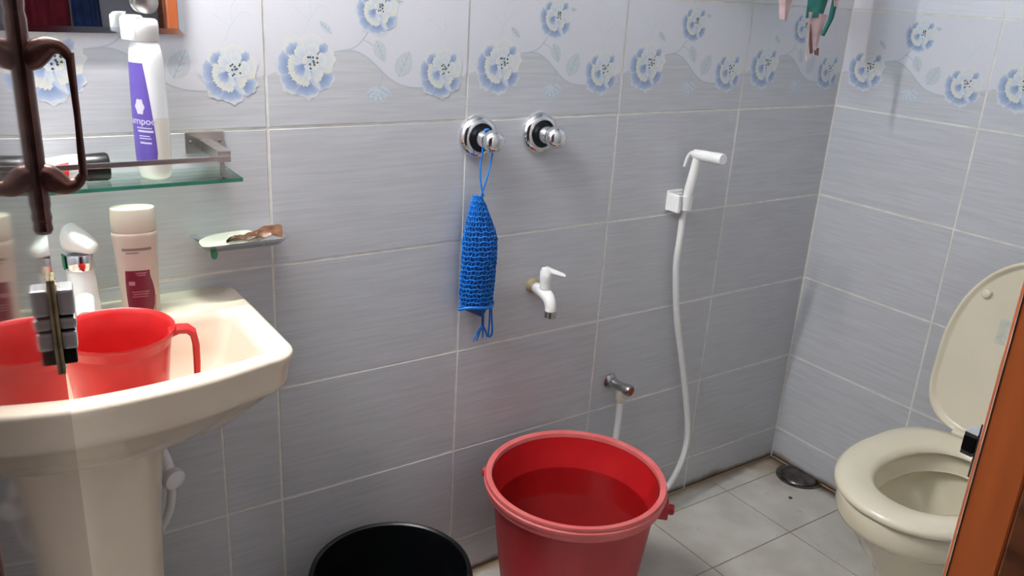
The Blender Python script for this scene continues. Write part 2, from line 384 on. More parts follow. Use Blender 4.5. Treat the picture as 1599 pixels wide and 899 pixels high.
def make_print():
    p = Print(); e = .0021
    # pale wave above, grey glaze below
    wave = crv([(e, .089), (.03, .1), (.07, .115), (.13, .131), (.16, .131), (.185, .12), (.209, .1), (.235, .08), (.262, .068), (.295, .064), (.33, .068), (.36, .078), (TW - e, .09)], 5)
    d = p.dep(); vs = []; fs = []; cs = []
    for i, (x, z) in enumerate(wave): vs += [(x, d, z), (x, d, TH - e)]; cs += [lin(210, 209, 215), lin(215, 214, 220)]
    for i in range(len(wave) - 1): fs.append((2 * i, 2 * i + 2, 2 * i + 3, 2 * i + 1))
    p.m.add(vs, fs, 0, cs)
    st = lin(178, 187, 195)
    p.strip(crv([(.11, .128), (.14, .131), (.165, .138), (.18, .152), (.19, .165)]), .0012, st)
    p.strip(crv([(.14, .131), (.165, .13), (.188, .119), (.209, .102), (.235, .08), (.262, .068), (.295, .064), (.31, .066)]), .0016, st)
    p.strip(crv([(.205, .106), (.218, .09), (.213, .072), (.205, .055)]), .0011, st)
    p.strip(crv([(.18, .15), (.19, .146), (.2, .14)]), .0009, st)
    for x, z, s in ((.07, .16, 1), (.335, .145, 1), (.19, .226, .8)):      # curling tendrils above the roses
        p.strip(crv([(x, z), (x + .012 * s, z + .025 * s), (x + .03 * s, z + .045 * s), (x + .045 * s, z + .04 * s)]), .0007, lin(200, 207, 213))
        p.strip(crv([(x + .01 * s, z + .022 * s), (x - .008 * s, z + .035 * s), (x - .022 * s, z + .045 * s)]), .0006, lin(200, 207, 213))
        p.strip(crv([(x + .014 * s, z + .026 * s), (x + .012 * s, z + .05 * s), (x + .022 * s, z + .066 * s)]), .0006, lin(200, 207, 213))
    p.leaf(.25, .085, 1.1, .052, .02)
    p.leaf(.205, .15, -1.15, .042, .014)
    p.leaf(.225, .215, .1, .035, .008, lin(200, 206, 214)); p.leaf(.12, .16, 2.4, .03, .008, lin(196, 202, 214))
    for a in (-2.6, -2.1, -1.6, -1.1, -.5): p.leaf(.21, .066, a, .032, .008, lin(196, 206, 216))
    p.rose(.072, .104, .056, .2, 11)
    p.rose(.206, .2, .043, .9, 47)
    p.rose(.340, .092, .049, 1.5, 93)
    return p.m
# ------------------------------------------------------------------ tiled walls
_tile = {}
def tile_mesh(wd, ht, mat, key):
    k = (round(wd, 4), round(ht, 4), key)
    if k in _tile: return _tile[k]
    g, c = GAP / 2, .0009; x0, x1, z0, z1 = g, wd - g, g, ht - g
    vs = [(x0, 0, z0), (x1, 0, z0), (x1, 0, z1), (x0, 0, z1), (x0, -TT + c, z0), (x1, -TT + c, z0), (x1, -TT + c, z1), (x0, -TT + c, z1),
          (x0 + c, -TT, z0 + c), (x1 - c, -TT, z0 + c), (x1 - c, -TT, z1 - c), (x0 + c, -TT, z1 - c)]
    fs = [(8, 9, 10, 11)] + [(i, (i + 1) % 4, 4 + (i + 1) % 4, 4 + i) for i in range(4)] + [(4 + i, 4 + (i + 1) % 4, 8 + (i + 1) % 4, 8 + i) for i in range(4)]
    me = bpy.data.meshes.new('wall_tile'); me.from_pydata(vs, [], fs); me.materials.append(mat); me.update()
    _tile[k] = me; return me
print_mesh = None
ROWS = [0, .105, .355, .605, .855, 1.105, 1.355, 1.605, 1.855, 2.105, 2.355, 2.605]
def tile_wall(wall, origin, rotz, cols, skip=None, cols_low=None, hole=None):
    """lays tiles on a wall: cols are the joints along the wall, rows the joints up it"""
    global print_mesh
    for r in range(len(ROWS) - 1):
        z0, z1 = ROWS[r], ROWS[r + 1]
        cs = cols_low if (cols_low and z1 < .61) else cols
        for a, b in zip(cs[:-1], cs[1:]):
            if skip and skip(a, b, z0, z1): continue
            floral = abs(z0 - Z0) < 1e-4
            white = 1.3 < z0 < 1.5 and wall.name != 'wall_front'
            me = tile_mesh(b - a, z1 - z0, m_white_tile if white else m_tile, 'w' if white else 'g')
            o = bpy.data.objects.new('tile', me); COL.objects.link(o)
            o.parent = wall
            o.location = Vector(origin) + Matrix.Rotation(rotz, 3, 'Z') @ Vector((a, 0, z0)); o.rotation_euler = (random.uniform(-.0012, .0012), random.uniform(-.0003, .0003), rotz + random.uniform(-.0012, .0012))
            if floral and b - a > .38:
                if print_mesh is None:
                    mm = make_print(); po = mm.build('floral_print', m_print, None, smooth=False); print_mesh = po.data
                    p = po
                else:
                    p = bpy.data.objects.new('floral_print', print_mesh); COL.objects.link(p)
                p.parent = o
                p['label'] = 'blue and cream rose print on a pale wave'
                if b - a < TW - .001: p.scale.x = (b - a) / TW
XL, YF, HC = -1.0, -1.2, 2.605
GR = .0053    # grout stands .7 mm behind the tile faces
OX0, OX1, OH = -.482, .116, 2.02      # door opening
# the wall bodies lie behind the tiles; tile faces stand on y=0, x=XC ...
def wall_box(name, x0, x1, y0, y1, z0, z1, mat): return struct(MB().box(x0, x1, y0, y1, z0, z1).build(name, mat, smooth=False))
wb = wall_box('wall_back', XL - .1, XC + .1, TT - GR, .12, 0, HC, m_grout)
tile_wall(wb, (0, TT, 0), 0, [-1.0, -.8, -.4, 0, .4, .8, 1.2, XC - .001], cols_low=[-1.0, -.91, -.51, -.11, 0, .4, .8, 1.2, XC - .001])
wr = wall_box('wall_right', XC + TT - GR, XC + .12, -1.3, TT, 0, HC, m_grout)
tile_wall(wr, (XC + TT, 0, 0), -PI / 2, [.0, .4, .8, 1.2])
WY0, WY1, WZ0, WZ1 = -.95, -.40, 2.105, 2.46      # opening for the added ventilator
wm = MB()
for q in ((-1.3, TT, 0, WZ0), (-1.3, TT, WZ1, HC), (-1.3, WY0, WZ0, WZ1), (WY1, TT, WZ0, WZ1)): wm.box(XL - .12, XL - TT + GR, *q)
wlf = struct(wm.build('wall_left', m_grout, smooth=False))
tile_wall(wlf, (XL - TT, -1.2, 0), PI / 2, [.0, .4, .8, 1.2], skip=lambda a, b, z0, z1: z0 > 2.0)
tile_wall(wlf, (XL - TT, -1.2, 0), PI / 2, [.0, WY0 + 1.2], skip=lambda a, b, z0, z1: z0 < 2.0)
tile_wall(wlf, (XL - TT, -1.2, 0), PI / 2, [WY1 + 1.2, 1.2], skip=lambda a, b, z0, z1: z0 < 2.0)
win = thing('fill_window_1', (XL, (WY0 + WY1) / 2, WZ0), 'louvred ventilator window added out of view in the left wall as bluish fill light', 'window'); del win['category']; struct(win)  # unseen window, added to brighten the right side with bluish light
for q in ((WY0, WY1, WZ0, WZ0 + .03), (WY0, WY1, WZ1 - .03, WZ1), (WY0, WY0 + .03, WZ0 + .0305, WZ1 - .0305), (WY1 - .03, WY1, WZ0 + .0305, WZ1 - .0305)):
    MB().box(XL - .09, XL - .03, *q, .002).build('window_frame', m_white, win)
for k in range(4):
    z = WZ0 + .036 + k * .0725
    MB().add([(XL - .075, WY0 + .031, z + .055), (XL - .075, WY1 - .031, z + .055), (XL - .045, WY1 - .031, z), (XL - .045, WY0 + .031, z), (XL - .079, WY0 + .031, z + .053), (XL - .079, WY1 - .031, z + .053), (XL - .049, WY1 - .031, z - .002), (XL - .049, WY0 + .031, z - .002)],
             [(0, 1, 2, 3), (7, 6, 5, 4), (0, 4, 5, 1), (2, 6, 7, 3), (1, 5, 6, 2), (0, 3, 7, 4)], flat=True).build('fill_pane', m_fillpane, win)
# door wall with its opening
fw = MB().box(XL - .1, OX0 - .045, -1.3, YF - TT + GR, 0, HC); fw.box(OX1 + .045, XC + .1, -1.3, YF - TT + GR, 0, HC); fw.box(OX0 - .045, OX1 + .045, -1.3, YF - TT + GR, OH + .045, HC)
wf = struct(fw.build('wall_front', m_grout, smooth=False))
tile_wall(wf, (0, YF - TT, 0), PI, [-XC + .001, -1.2, -.8, -.4, -OX1 - .046], skip=None)
tile_wall(wf, (0, YF - TT, 0), PI, [-OX0 + .046, .8, 1.0])
# floor
fl = struct(MB().box(XL - .1, XC + .1, -1.3, .1, -.1, -.0012).build('floor', m_fgrout, smooth=False))
FX = [XL, -.8, -.5, -.205, .097, .399, .70, 1.002, 1.305, XC]; FY = [-1.2, -.9, -.6, -.3, -.072, 0]
for a, b in zip(FX[:-1], FX[1:]):
    for c, d in zip(FY[:-1], FY[1:]):
        g = .0013; q = .0006
        x0, x1, y0, y1 = a + g, b - g, c + g, d - g
        mb = MB().add([(x0, y0, -.004), (x1, y0, -.004), (x1, y1, -.004), (x0, y1, -.004), (x0 + q, y0 + q, 0), (x1 - q, y0 + q, 0), (x1 - q, y1 - q, 0), (x0 + q, y1 - q, 0)],
                      [(4, 5, 6, 7)] + [(i, (i + 1) % 4, 4 + (i + 1) % 4, 4 + i) for i in range(4)])
        mb.build('tile', m_floor, fl, smooth=False)
struct(MB().box(XL - .1, XC + .1, -1.3, .1, HC, HC + .1).build('ceiling', m_plaster, smooth=False))
# passage outside the door, seen in the mirror
struct(MB().box(-1.6, 2.2, -3.3, -1.3, -.1, -.001).build('floor_passage', m_plaster, smooth=False))
struct(MB().box(-1.6, 2.2, -3.3, -3.2, 0, HC).build('wall_passage_far', m_hall, smooth=False))
struct(MB().box(-1.7, -1.6, -3.3, -1.3, 0, HC).build('wall_passage_left', m_hall, smooth=False))
struct(MB().box(2.2, 2.3, -3.3, -1.3, 0, HC).build('wall_passage_right', m_hall, smooth=False))
struct(MB().box(-1.6, 2.2, -3.3, -1.3, HC, HC + .1).build('ceiling_passage', m_plaster, smooth=False))

# ------------------------------------------------------------------ door frame and door
tr = thing('trim_1', (OX1, YF, 0), 'orange varnished wooden door frame beside the toilet', 'door frame'); del tr['category']; struct(tr)
def jamb(x0, x1, nm):
    return MB().box(x0, x1, -1.232, YF + .004, 0, OH + .045, .002).build(nm, m_orange, tr)
j1 = jamb(OX1, OX1 + .045, 'jamb')
j2 = jamb(OX0 - .045, OX0, 'jamb')
MB().box(OX0, OX1, -1.236, YF + .004, OH, OH + .045, .002).build('head_rail', m_orange, tr)
MB().box(OX1 - .002, OX1 + .045, -1.3, -1.2325, 0, OH + .045, .002).build('door_stop', m_darkwood, tr)['label'] = 'dark brown grooved stop strip'
MB().box(OX0 - .045, OX0 + .002, -1.3, -1.2365, 0, OH + .045, .002).build('door_stop', m_darkwood, tr)
# worn pale arris on the room-side corner
MB().add([(OX1 - .0006, YF + .001, 0), (OX1 + .002, YF + .0046, 0), (OX1 + .002, YF + .0046, OH), (OX1 - .0006, YF + .001, OH), (OX1 + .004, YF, 0), (OX1 + .004, YF, OH)], [(0, 1, 2, 3), (1, 4, 5, 2), (4, 0, 3, 5)]).build('worn_edge', m_worn, j1, smooth=False)
sk = MB().box(OX1 + .002, OX1 + .03, YF + .0045, YF + .0062, 1.034, 1.078, .0005).build('strike_plate', m_chrome, tr)
sb = MB(); sb.box(OX1 + .001, OX1 + .016, YF + .0063, YF + .0155, 1.0505, 1.0535, .0006); sb.box(OX1 + .001, OX1 + .016, YF + .0063, YF + .0155, 1.0655, 1.0685, .0006); sb.box(OX1 + .0135, OX1 + .016, YF + .0063, YF + .0155, 1.0536, 1.0654, .0004)
sb.build('strike_loop', m_chrome, sk)
MB().box(OX1 + .0012, OX1 + .0134, YF + .0066, YF + .0153, 1.0538, 1.0652).build('strike_socket', m_black, sk, smooth=False)

DE = Vector((-.407, -.6, 0)); DU = Vector((.1237, .9923, 0)).normalized(); DN = Vector((DU.y, -DU.x, 0)); DWID = .605
DH = DE - DU * DWID
def D(s, n, z): return DE - DU * s + DN * n + Vector((0, 0, z))   # s from the free edge back to the hinge, n out of the face
dr = thing('door_1', tuple(DH), 'open glossy grey-brown laminate door seen edge-on at the left', 'door'); del dr['category']; struct(dr)
MB().box(0, DWID, -.03, 0, .012, 2.0, .0012, T=D).build('door_panel', m_door, dr)
# pull handle: long bronze back plate and a bow held on two curled brackets
S1 = .06
ph = MB(); z0, z1 = 1.138, 1.338
prof = [(-.010, 0), (-.0105, .003), (-.006, .0065), (0, .008), (.006, .0065), (.0105, .003), (.010, 0)]
def plate_rings(zs):
    R_ = []
    for z, k in zs: R_.append([D(S1 + a * k, b * (.6 + .4 * k), z) for a, b in prof])
    return R_
ph.loft(plate_rings([(z0, .35), (z0 + .004, .9), (z0 + .01, .7), (z0 + .014, 1.0), (z0 + .02, .75), (z0 + .026, 1.05), (z0 + .04, 1), (z1 - .04, 1), (z1 - .026, 1.05), (z1 - .02, .75), (z1 - .014, 1), (z1 - .004, .9), (z1, .35)]), True, True, True)
handle = ph.build('pull_handle', m_bronze, dr); handle['label'] = 'dark bronze bow handle on a long back plate'
zt, zb = 1.283, 1.187
for zz, sg in ((zt, 1), (zb, -1)):
    b = MB().tube([D(S1, -.003, zz - .004 * sg), D(S1, .008, zz + .001 * sg), D(S1, .0175, zz + .007 * sg), D(S1, .0245, zz + .0085 * sg), D(S1, .0305, zz + .006 * sg), D(S1, .0345, zz)], [.009, .0115, .0092, .0066, .0048, .0036], 16)
    b.build('handle_bracket', m_bronze, handle)
MB().tube([D(S1, .0348, zt + .004), D(S1, .0352, zt - .03), D(S1, .0354, (zt + zb) / 2), D(S1, .0352, zb + .03), D(S1, .0348, zb - .004)], [.0036, .0028, .0026, .0028, .0036], 12).build('handle_bow', m_bronze, handle)
# chrome latch below
lt = MB().box(S1 - .012, S1 + .012, 0, .0032, 1.012, 1.1, .001, T=D).build('latch', m_rust, dr); lt['label'] = 'tan latch base plate'
lb = MB()
for za, zb_, pr in ((1.067, 1.091, .0165), (1.054, 1.0645, .0165), (1.035, 1.0515, .0155)):
    lb.box(S1 - .012, S1 + .012, .0033, pr, za, zb_, .003, T=D)
lb.build('latch_barrel', m_satin, lt)
lk = MB().box(S1 - .010, S1 + .010, .0033, .0145, 1.0518, 1.0537, T=D); lk.box(S1 - .010, S1 + .010, .0033, .0145, 1.0648, 1.0667, T=D); lk.box(S1 - .011, S1 + .011, .0033, .014, 1.021, 1.0345, .002, T=D)
lk.build('latch_bolt', m_black, lt)
for zz in (1.0165, 1.0955): MB().lathe([(0, .0045), (.003, .0042), (.0035, .0033)], D(S1, 0, zz), tuple(DN), 12).build('screw', m_chrome, lt)
for zz in (.25, 1.0, 1.8): MB().tube([D(DWID + .004, .002, zz - .05), D(DWID + .004, .002, zz + .05)], .005, 12).build('hinge', m_chrome, dr)

# ------------------------------------------------------------------ wash basin
BX = -.33
def basin_ring(hw, yb, yf, bow, z, n=64, rc=.05):
    """outline of the basin: straight back, straight sides, bowed front, rounded front corners"""
    pts = []
    def P(x, y): pts.append(Vector((BX + x, y, z)))
    m = n // 4
    rb = min(.025, rc)
    # right side from back to front
    for i in range(4): a = PI / 2 - i * (PI / 2) / 4; P(hw - rb + rb * cos(a), yb - rb + rb * sin(a))
    for i in range(m - 4): t = i / (m - 4); P(hw, (yb - rb) + ((yf + rc) - (yb - rb)) * t)
    for i in range(8): a = -i * (PI / 2) / 8; P(hw - rc + rc * cos(a), yf + rc + rc * sin(a))
    k = n - 2 * (m + 8)
    for i in range(k):
        t = -1 + 2 * i / (k - 1); x = -t * (hw - rc); P(x, yf - bow * (1 - t * t))
    for i in range(8): a = -PI / 2 - (i + 1) * (PI / 2) / 8; P(-(hw - rc) + rc * cos(a), yf + rc + rc * sin(a))
    for i in range(m - 4): t = (i + 1) / (m - 4); P(-hw, (yf + rc) + ((yb - rb) - (yf + rc)) * t)
    for i in range(4): a = PI - (i + 1) * (PI / 2) / 4; P(-hw + rb + rb * cos(a), yb - rb + rb * sin(a))
    return pts
basin = thing('washbasin', (BX, -.18, 0), 'ivory ceramic pedestal washbasin holding the red mug', 'basin')
bb = MB()
R0 = lambda hw, yb, yf, bow, z, rc: basin_ring(hw, yb, yf, bow, z, 64, rc)
outer = [R0(.085, -.02, -.17, .0, .62, .05), R0(.10, -.012, -.20, .01, .655, .06), R0(.15, -.004, -.262, .02, .686, .07), R0(.186, -.004, -.296, .026, .712, .07), R0(.212, -.003, -.316, .03, .74, .06), R0(.231, -.002, -.331, .034, .764, .052), R0(.238, -.001, -.3375, .035, .7705, .05), R0(.243, -.001, -.341, .035, .776, .048), R0(.2455, -.001, -.342, .035, .785, .047),
         R0(.251, -.001, -.343, .035, .815, .048), R0(.2545, -.001, -.3455, .035, .824, .048), R0(.2525, -.001, -.3435, .035, .8292, .047), R0(.248, -.003, -.339, .035, .831, .046),
         R0(.222, -.108, -.319, .028, .8305, .03), R0(.216, -.112, -.313, .028, .8275, .03), R0(.211, -.117, -.307, .027, .815, .035), R0(.196, -.122, -.298, .024, .765, .04), R0(.182, -.127, -.29, .02, .735, .045), R0(.165, -.135, -.28, .016, .722, .045), R0(.12, -.15, -.25, .01, .716, .04), R0(.04, -.18, -.215, .0, .712, .015)]
bb.loft(outer, True, True, True)
bb.build('bowl', m_ivory, basin, angle=60)
MB().lathe([(0, .002), (.016, .002), (.022, .0035), (.024, 0)], (BX, -.195, .7122), n=24).build('drain_ring', m_chrome, basin)
pd = MB(); rg = []
for z, hw, dp in ((0, .09, .1), (.03, .087, .097), (.08, .076, .086), (.2, .069, .08), (.4, .071, .08), (.55, .078, .086), (.64, .088, .092), (.68, .092, .096)):
    rg.append([Vector((BX + hw * math.copysign(abs(cos(a)) ** .75, cos(a)), -.13 + dp * math.copysign(abs(sin(a)) ** .75, sin(a)), z)) for a in [2 * PI * i / 48 for i in range(48)]])
pd.loft(rg, True, True, True); pd.build('pedestal', m_ivory, basin, angle=60)
for dx, dz, r in ((-.066, .792, .0012), (-.052, .789, .0022), (-.046, .785, .0014), (-.036, .788, .0012)):
    MB().lathe([(0, .0006), (r, .0004), (r * 1.2, 0)], (BX + .0 + dx + .055, -.3747 - .0008, dz), (0, -1, 0), 8).build('chip_mark', m_ink, basin)

# pillar tap: white body with chrome collar
tp = thing('basin_faucet', (-.325, -.062, .831), 'white pillar faucet with chrome collar on the basin ledge', 'faucet')
fx, fy = -.322, -.062
fb = MB().lathe([(.026, .8315), (.0265, .836), (.023, .842), (.0215, .87), (.0195, .91), (.0185, .912)], (fx, fy, 0), n=32, cap0=True, cap1=True)
fb.tube([(fx, fy - .008, .866), (fx - .004, fy - .04, .862), (fx - .008, fy - .065, .854)], [.0145, .014, .0135], 18)
fb.build('body', m_white, tp)
MB().lathe([(.0196, .9125), (.0205, .914), (.0205, .936), (.0196, .9375)], (fx, fy, 0), n=32, cap0=True, cap1=True).build('collar', m_chrome, tp)
MB().box(fx - .0235, fx - .0205, fy - .008, fy + .008, .915, .937, .001).build('temperature_tab', m_green, tp)
lv = MB(); rg = []
for t, hw, h0, h1 in ((0, .009, .945, .972), (.1, .015, .940, .980), (.25, .0185, .9385, .984), (.5, .0185, .9385, .9775), (.75, .018, .9385, .967), (.93, .0165, .9385, .957), (1, .013, .940, .951)):
    p = Vector((fx - .017, fy + .014, 0)) + Vector((.038, -.030, 0)) * t
    nx = Vector((.030, .038, 0)).normalized()
    rg.append([p + nx * (hw * cos(a)) + Vector((0, 0, (h0 + h1) / 2 + (h1 - h0) / 2 * math.copysign(abs(sin(a)) ** .7, sin(a)))) for a in [2 * PI * i / 24 for i in range(24)]])
lv.loft(rg, True, True, True); lv.build('lever', m_white, tp, angle=50)

# red mug in the bowl
MC = Vector((-.305, -.222, .7285)); mug = thing('bath_mug', tuple(MC), 'bright red plastic bath mug with a hooked handle, standing in the washbasin', 'mug')
tl = Matrix.Rotation(math.radians(2), 3, 'X')
def mugT(p): return MC + tl @ (Vector(p))
mb = MB(); prof = [(0, .0), (.052, .0), (.056, .004), (.0605, .05), (.0655, .105), (.0672, .118), (.0668, .1195), (.0675, .1215), (.0718, .134), (.0742, .139), (.0735, .1415), (.0712, .1405), (.069, .134), (.0645, .118), (.0625, .105), (.0575, .05), (.053, .006), (0, .005)]
rings = [[mugT((r * cos(2 * PI * i / 56), r * sin(2 * PI * i / 56), h)) for i in range(56)] for r, h in [(max(r * 1.065, .0005), h) for r, h in prof]]
mb.loft(rings, True, True, True); mb.build('cup', m_redmug, mug, angle=50)
hd = []; hx = Vector((.985, -.17, 0)).normalized(); hy = Vector((.17, .985, 0))
for x, z, th in ((.070, .128, .005), (.082, .1325, .005), (.094, .1315, .005), (.1015, .1245, .005), (.1045, .108, .0048), (.1045, .08, .0046), (.1035, .05, .0042), (.1025, .042, .003)):
    hd.append((x, z, th))
hr = []
for i, (x, z, th) in enumerate(hd):
    a = hd[max(i - 1, 0)]; b = hd[min(i + 1, len(hd) - 1)]; t = Vector((b[0] - a[0], b[1] - a[1])).normalized(); nn = (-t.y, t.x)
    hr.append([mugT(hx * (x + nn[0] * th * u) + hy * (.0105 * v) + Vector((0, 0, z + nn[1] * th * u))) for u, v in ((1, -.8), (1, .8), (.6, 1), (-.6, 1), (-1, .8), (-1, -.8), (-.6, -1), (.6, -1))])
MB().loft(hr, True, True, True).build('handle', m_redmug, mug)

# beige shampoo bottle on the basin ledge
def ell_ring(c, a, b, z, rot, n=48, p=2.4):
    R_ = []
    for i in range(n):
        t = 2 * PI * i / n; x = a * math.copysign(abs(cos(t)) ** (2 / p), cos(t)); y = b * math.copysign(abs(sin(t)) ** (2 / p), sin(t))
        R_.append(Vector((c[0] + x * cos(rot) - y * sin(rot), c[1] + x * sin(rot) + y * cos(rot), z)))
    return R_
bc = (-.243, -.078); bz = .8315
bt = thing('shampoo_bottle', (bc[0], bc[1], bz), 'beige shampoo bottle with a maroon label and flat cap on the washbasin ledge', 'bottle')
BP = [(.026, .018, 0), (.028, .0195, .003), (.0285, .02, .02), (.029, .0205, .05), (.0305, .0215, .09), (.0325, .0225, .12), (.0335, .0225, .132), (.0337, .0222, .1355), (.0325, .0215, .137), (.0315, .021, .138)]
ROT = -.15
MB().loft([ell_ring(bc, a, b, bz + z, ROT) for a, b, z in BP], True, True, True).build('body', m_beige, bt, angle=50)
MB().loft([ell_ring(bc, a, b, bz + z, ROT) for a, b, z in ((.0312, .0208, .1382), (.0325, .0215, .1395), (.0328, .0215, .15), (.0325, .0212, .172), (.0315, .0205, .1745), (.028, .018, .1752))], True, True, True).build('cap', m_beigecap, bt, angle=50)
def bottle_surface(c, prof, rot, u, z, off, p=2.4):
    """u in radians round the front (-y side of the local frame), returns a point just outside the bottle"""
    for k in range(len(prof) - 1):
        if prof[k][2] <= z <= prof[k + 1][2]:
            t = (z - prof[k][2]) / (prof[k + 1][2] - prof[k][2]); a = prof[k][0] + (prof[k + 1][0] - prof[k][0]) * t; b = prof[k][1] + (prof[k + 1][1] - prof[k][1]) * t; break
    t = -PI / 2 + u
    x = (a + off) * math.copysign(abs(cos(t)) ** (2 / p), cos(t)); y = (b + off) * math.copysign(abs(sin(t)) ** (2 / p), sin(t))
    return Vector((c[0] + x * cos(rot) - y * sin(rot), c[1] + x * sin(rot) + y * cos(rot), z))
def patch(c, prof, rot, z0, z1, uf, off, p=2.4, nz=12, nu=10, zb=0):
    m = MB(); vs = []; fs = []
    for i in range(nz + 1):
        z = z0 + (z1 - z0) * i / nz; a, b = uf((z - z0) / (z1 - z0))
        for j in range(nu + 1): q = bottle_surface(c, prof, rot, a + (b - a) * j / nu, z, off, p); vs.append((q.x, q.y, q.z + zb))
    for i in range(nz):
        for j in range(nu): k = i * (nu + 1) + j; fs.append((k, k + 1, k + nu + 2, k + nu + 1))
    return m.add(vs, fs)
lab = patch(bc, BP, ROT, .004, .078, lambda t: (-.60 - .08 * sin(t * PI), .50 + .26 * sin(min(1, t * 1.15) * PI)), .0003, zb=bz).build('label', m_maroon, bt)
patch(bc, BP, ROT, .004, .034, lambda t: (.62 + .1 * t, .74 + .1 * t), .0005, zb=bz).build('label_edge', m_gold, bt)
for z, a, b, h in ((.073, -.1, .3, .0016), (.0695, -.05, .26, .0014), (.042, -.35, .4, .0014), (.038, -.3, .36, .0014), (.034, -.35, .3, .0012)):
    patch(bc, BP, ROT, z, z + h, lambda t: (a, b), .0005, nz=1, zb=bz).build('print_line', m_maroont, lab)
patch(bc, BP, ROT, .054, .0605, lambda t: (-.46, -.16), .0005, nz=2, zb=bz).build('print_line', m_maroont, lab)
for z, a, b, h in ((.1105, -.62, .66, .0042), (.106, -.42, .05, .002)):
    patch(bc, BP, ROT, z, z + h, lambda t: (a, b), .0004, nz=1, zb=bz).build('print_line', m_greyt, bt)

# angle stop under the basin with its white connector hose
vb = thing('basin_stop_valve', (-.225, 0, .56), 'white plastic stop valve and hose beside the washbasin pedestal', 'valve')
vx, vz = -.222, .548
MB().lathe([(.02, 0), (.021, -.006), (.016, -.01), (.0125, -.012), (.0125, -.045)], (vx - .01, 0, vz + .012), (0, 1, 0), 24, cap1=True).build('flange', m_white, vb)
MB().tube([(vx - .01, -.03, vz + .012), (vx - .004, -.05, vz - .008), (vx, -.062, vz - .03)], [.0125, .0125, .012], 16).build('body', m_white, vb)
MB().lathe([(0, .018), (.015, .018), (.0185, .016), (.0195, .008), (.0185, 0), (.012, -.004)], (vx + .002, -.064, vz - .036), (.3, -.9, -.1), 20).build('knob', m_white, vb)
MB().tube([(vx, -.058, vz - .04), (vx + .002, -.058, vz - .075), (vx - .006, -.056, vz - .115), (vx - .026, -.05, vz - .155), (vx - .05, -.045, vz - .185)], .0075, 12).build('hose', m_whitehose, vb)

# ------------------------------------------------------------------ mirror with studs
mr = thing('wall_mirror', (-.345, 0, 1.258), 'rectangular frameless mirror above the glass shelf', 'mirror')
MB().box(-.57, -.1286, -.0075, -.001, 1.2585, 1.80, 0).build('glass', m_mirror, mr, smooth=False)
eb = MB(); X0, X1, Zb, Zt = -.57, -.1286, 1.2585, 1.80; e = .009; yo, yi = -.0077, -.0085
eb.add([(X0, yo, Zb), (X1, yo, Zb), (X1, yo, Zt), (X0, yo, Zt), (X0 + e, yi, Zb + e), (X1 - e, yi, Zb + e), (X1 - e, yi, Zt - e), (X0 + e, yi, Zt - e)], [(i, (i + 1) % 4, 4 + (i + 1) % 4, 4 + i) for i in range(4)])
eb.build('bevel', m_mirroredge, mr, smooth=False)
for x, z in ((-.186, 1.306), (-.512, 1.306), (-.186, 1.76), (-.512, 1.76)):
    MB().lathe([(.009, 0), (.009, .006), (.0165, .008), (.0175, .011), (.0175, .017), (.0168, .0185), (.0155, .019), (0, .0195)], (x, -.0086, z), (0, -1, 0), 28).build('stud', m_steel, mr, angle=25)

# glass shelf with steel brackets and guard rail
sh = thing('glass_shelf', (-.33, 0, 1.04), 'green-edged glass shelf with steel guard rail under the mirror', 'shelf')
GZ = 1.042
MB().box(-.60, -.078, -.1015, -.004, GZ - .003, GZ + .003, .0008).build('glass', m_glass, sh)
ge = MB().box(-.60, -.078, -.1024, -.1016, GZ - .003, GZ + .003); ge.box(-.0779, -.0772, -.1015, -.004, GZ - .003, GZ + .003); ge.build('polished_edge', m_glassedge, sh, smooth=False)
for bx in (-.107, -.553):
    pl = MB().box(bx - .032, bx + .031, -.0035, 0, 1.069, 1.104, .0008).build('bracket_plate', m_steel, sh)
    for sx in (-.024, .024): MB().lathe([(0, .0025), (.002, .0022), (.003, 0)], (bx + sx, -.0036, 1.088), (0, -1, 0), 10).build('screw', m_dchrome, pl)
    MB().box(bx - .009, bx + .011, -.108, -.0036, 1.073, 1.091, .001).build('bracket_arm', m_steel, sh)
    cl = MB().box(bx - .004, bx + .003, -.0995, -.092, GZ + .0032, 1.0725, .0008); cl.box(bx - .006, bx + .005, -.0995, -.088, GZ + .0031, GZ + .006, .0005); cl.build('glass_clip', m_dchrome, sh)
MB().box(-.562, -.098, -.1115, -.1085, 1.0755, 1.0835, .0006).build('guard_rail', m_steel, sh)

# white shampoo bottle on the shelf
sc_ = (-.200, -.056); sz = GZ + .0033
sbt = thing('shampoo_bottle', (sc_[0], sc_[1], sz), 'tall white shampoo bottle with a purple label standing on the glass shelf', 'bottle')
SROT = math.radians(-62); SP = [(.0205, .016, 0), (.0245, .0195, .003), (.027, .0215, .012), (.0285, .0225, .04), (.0287, .0225, .09), (.0283, .022, .13), (.0275, .0215, .16), (.0265, .021, .182), (.0245, .02, .194), (.0215, .0188, .202), (.019, .0178, .206)]
fillz = .095
low = [q for q in SP if q[2] <= .09] + [(.0287, .0225, fillz)]; up = [(.0287, .0225, fillz + .0001)] + [q for q in SP if q[2] > .1]
MB().loft([ell_ring(sc_, a, b, sz + z, SROT, 48, 2.2) for a, b, z in up], True, True, True).build('body', m_milk, sbt, angle=50)
MB().loft([ell_ring(sc_, a, b, sz + z, SROT, 48, 2.2) for a, b, z in low], True, True, True).build('filled_body', m_cream, sbt, angle=50)['label'] = 'lower part, cream shampoo showing through'
cp = MB(); cp.loft([ell_ring(sc_, a, b, sz + z, SROT, 48, 2.2) for a, b, z in ((.0195, .0185, .2063), (.0212, .02, .208), (.0215, .0202, .230), (.0205, .0192, .236), (.017, .016, .2385))], True, True, True)
cap = cp.build('cap', m_white, sbt, angle=50)
lidd = MB(); c2 = (sc_[0] - .0175, sc_[1] + .001)
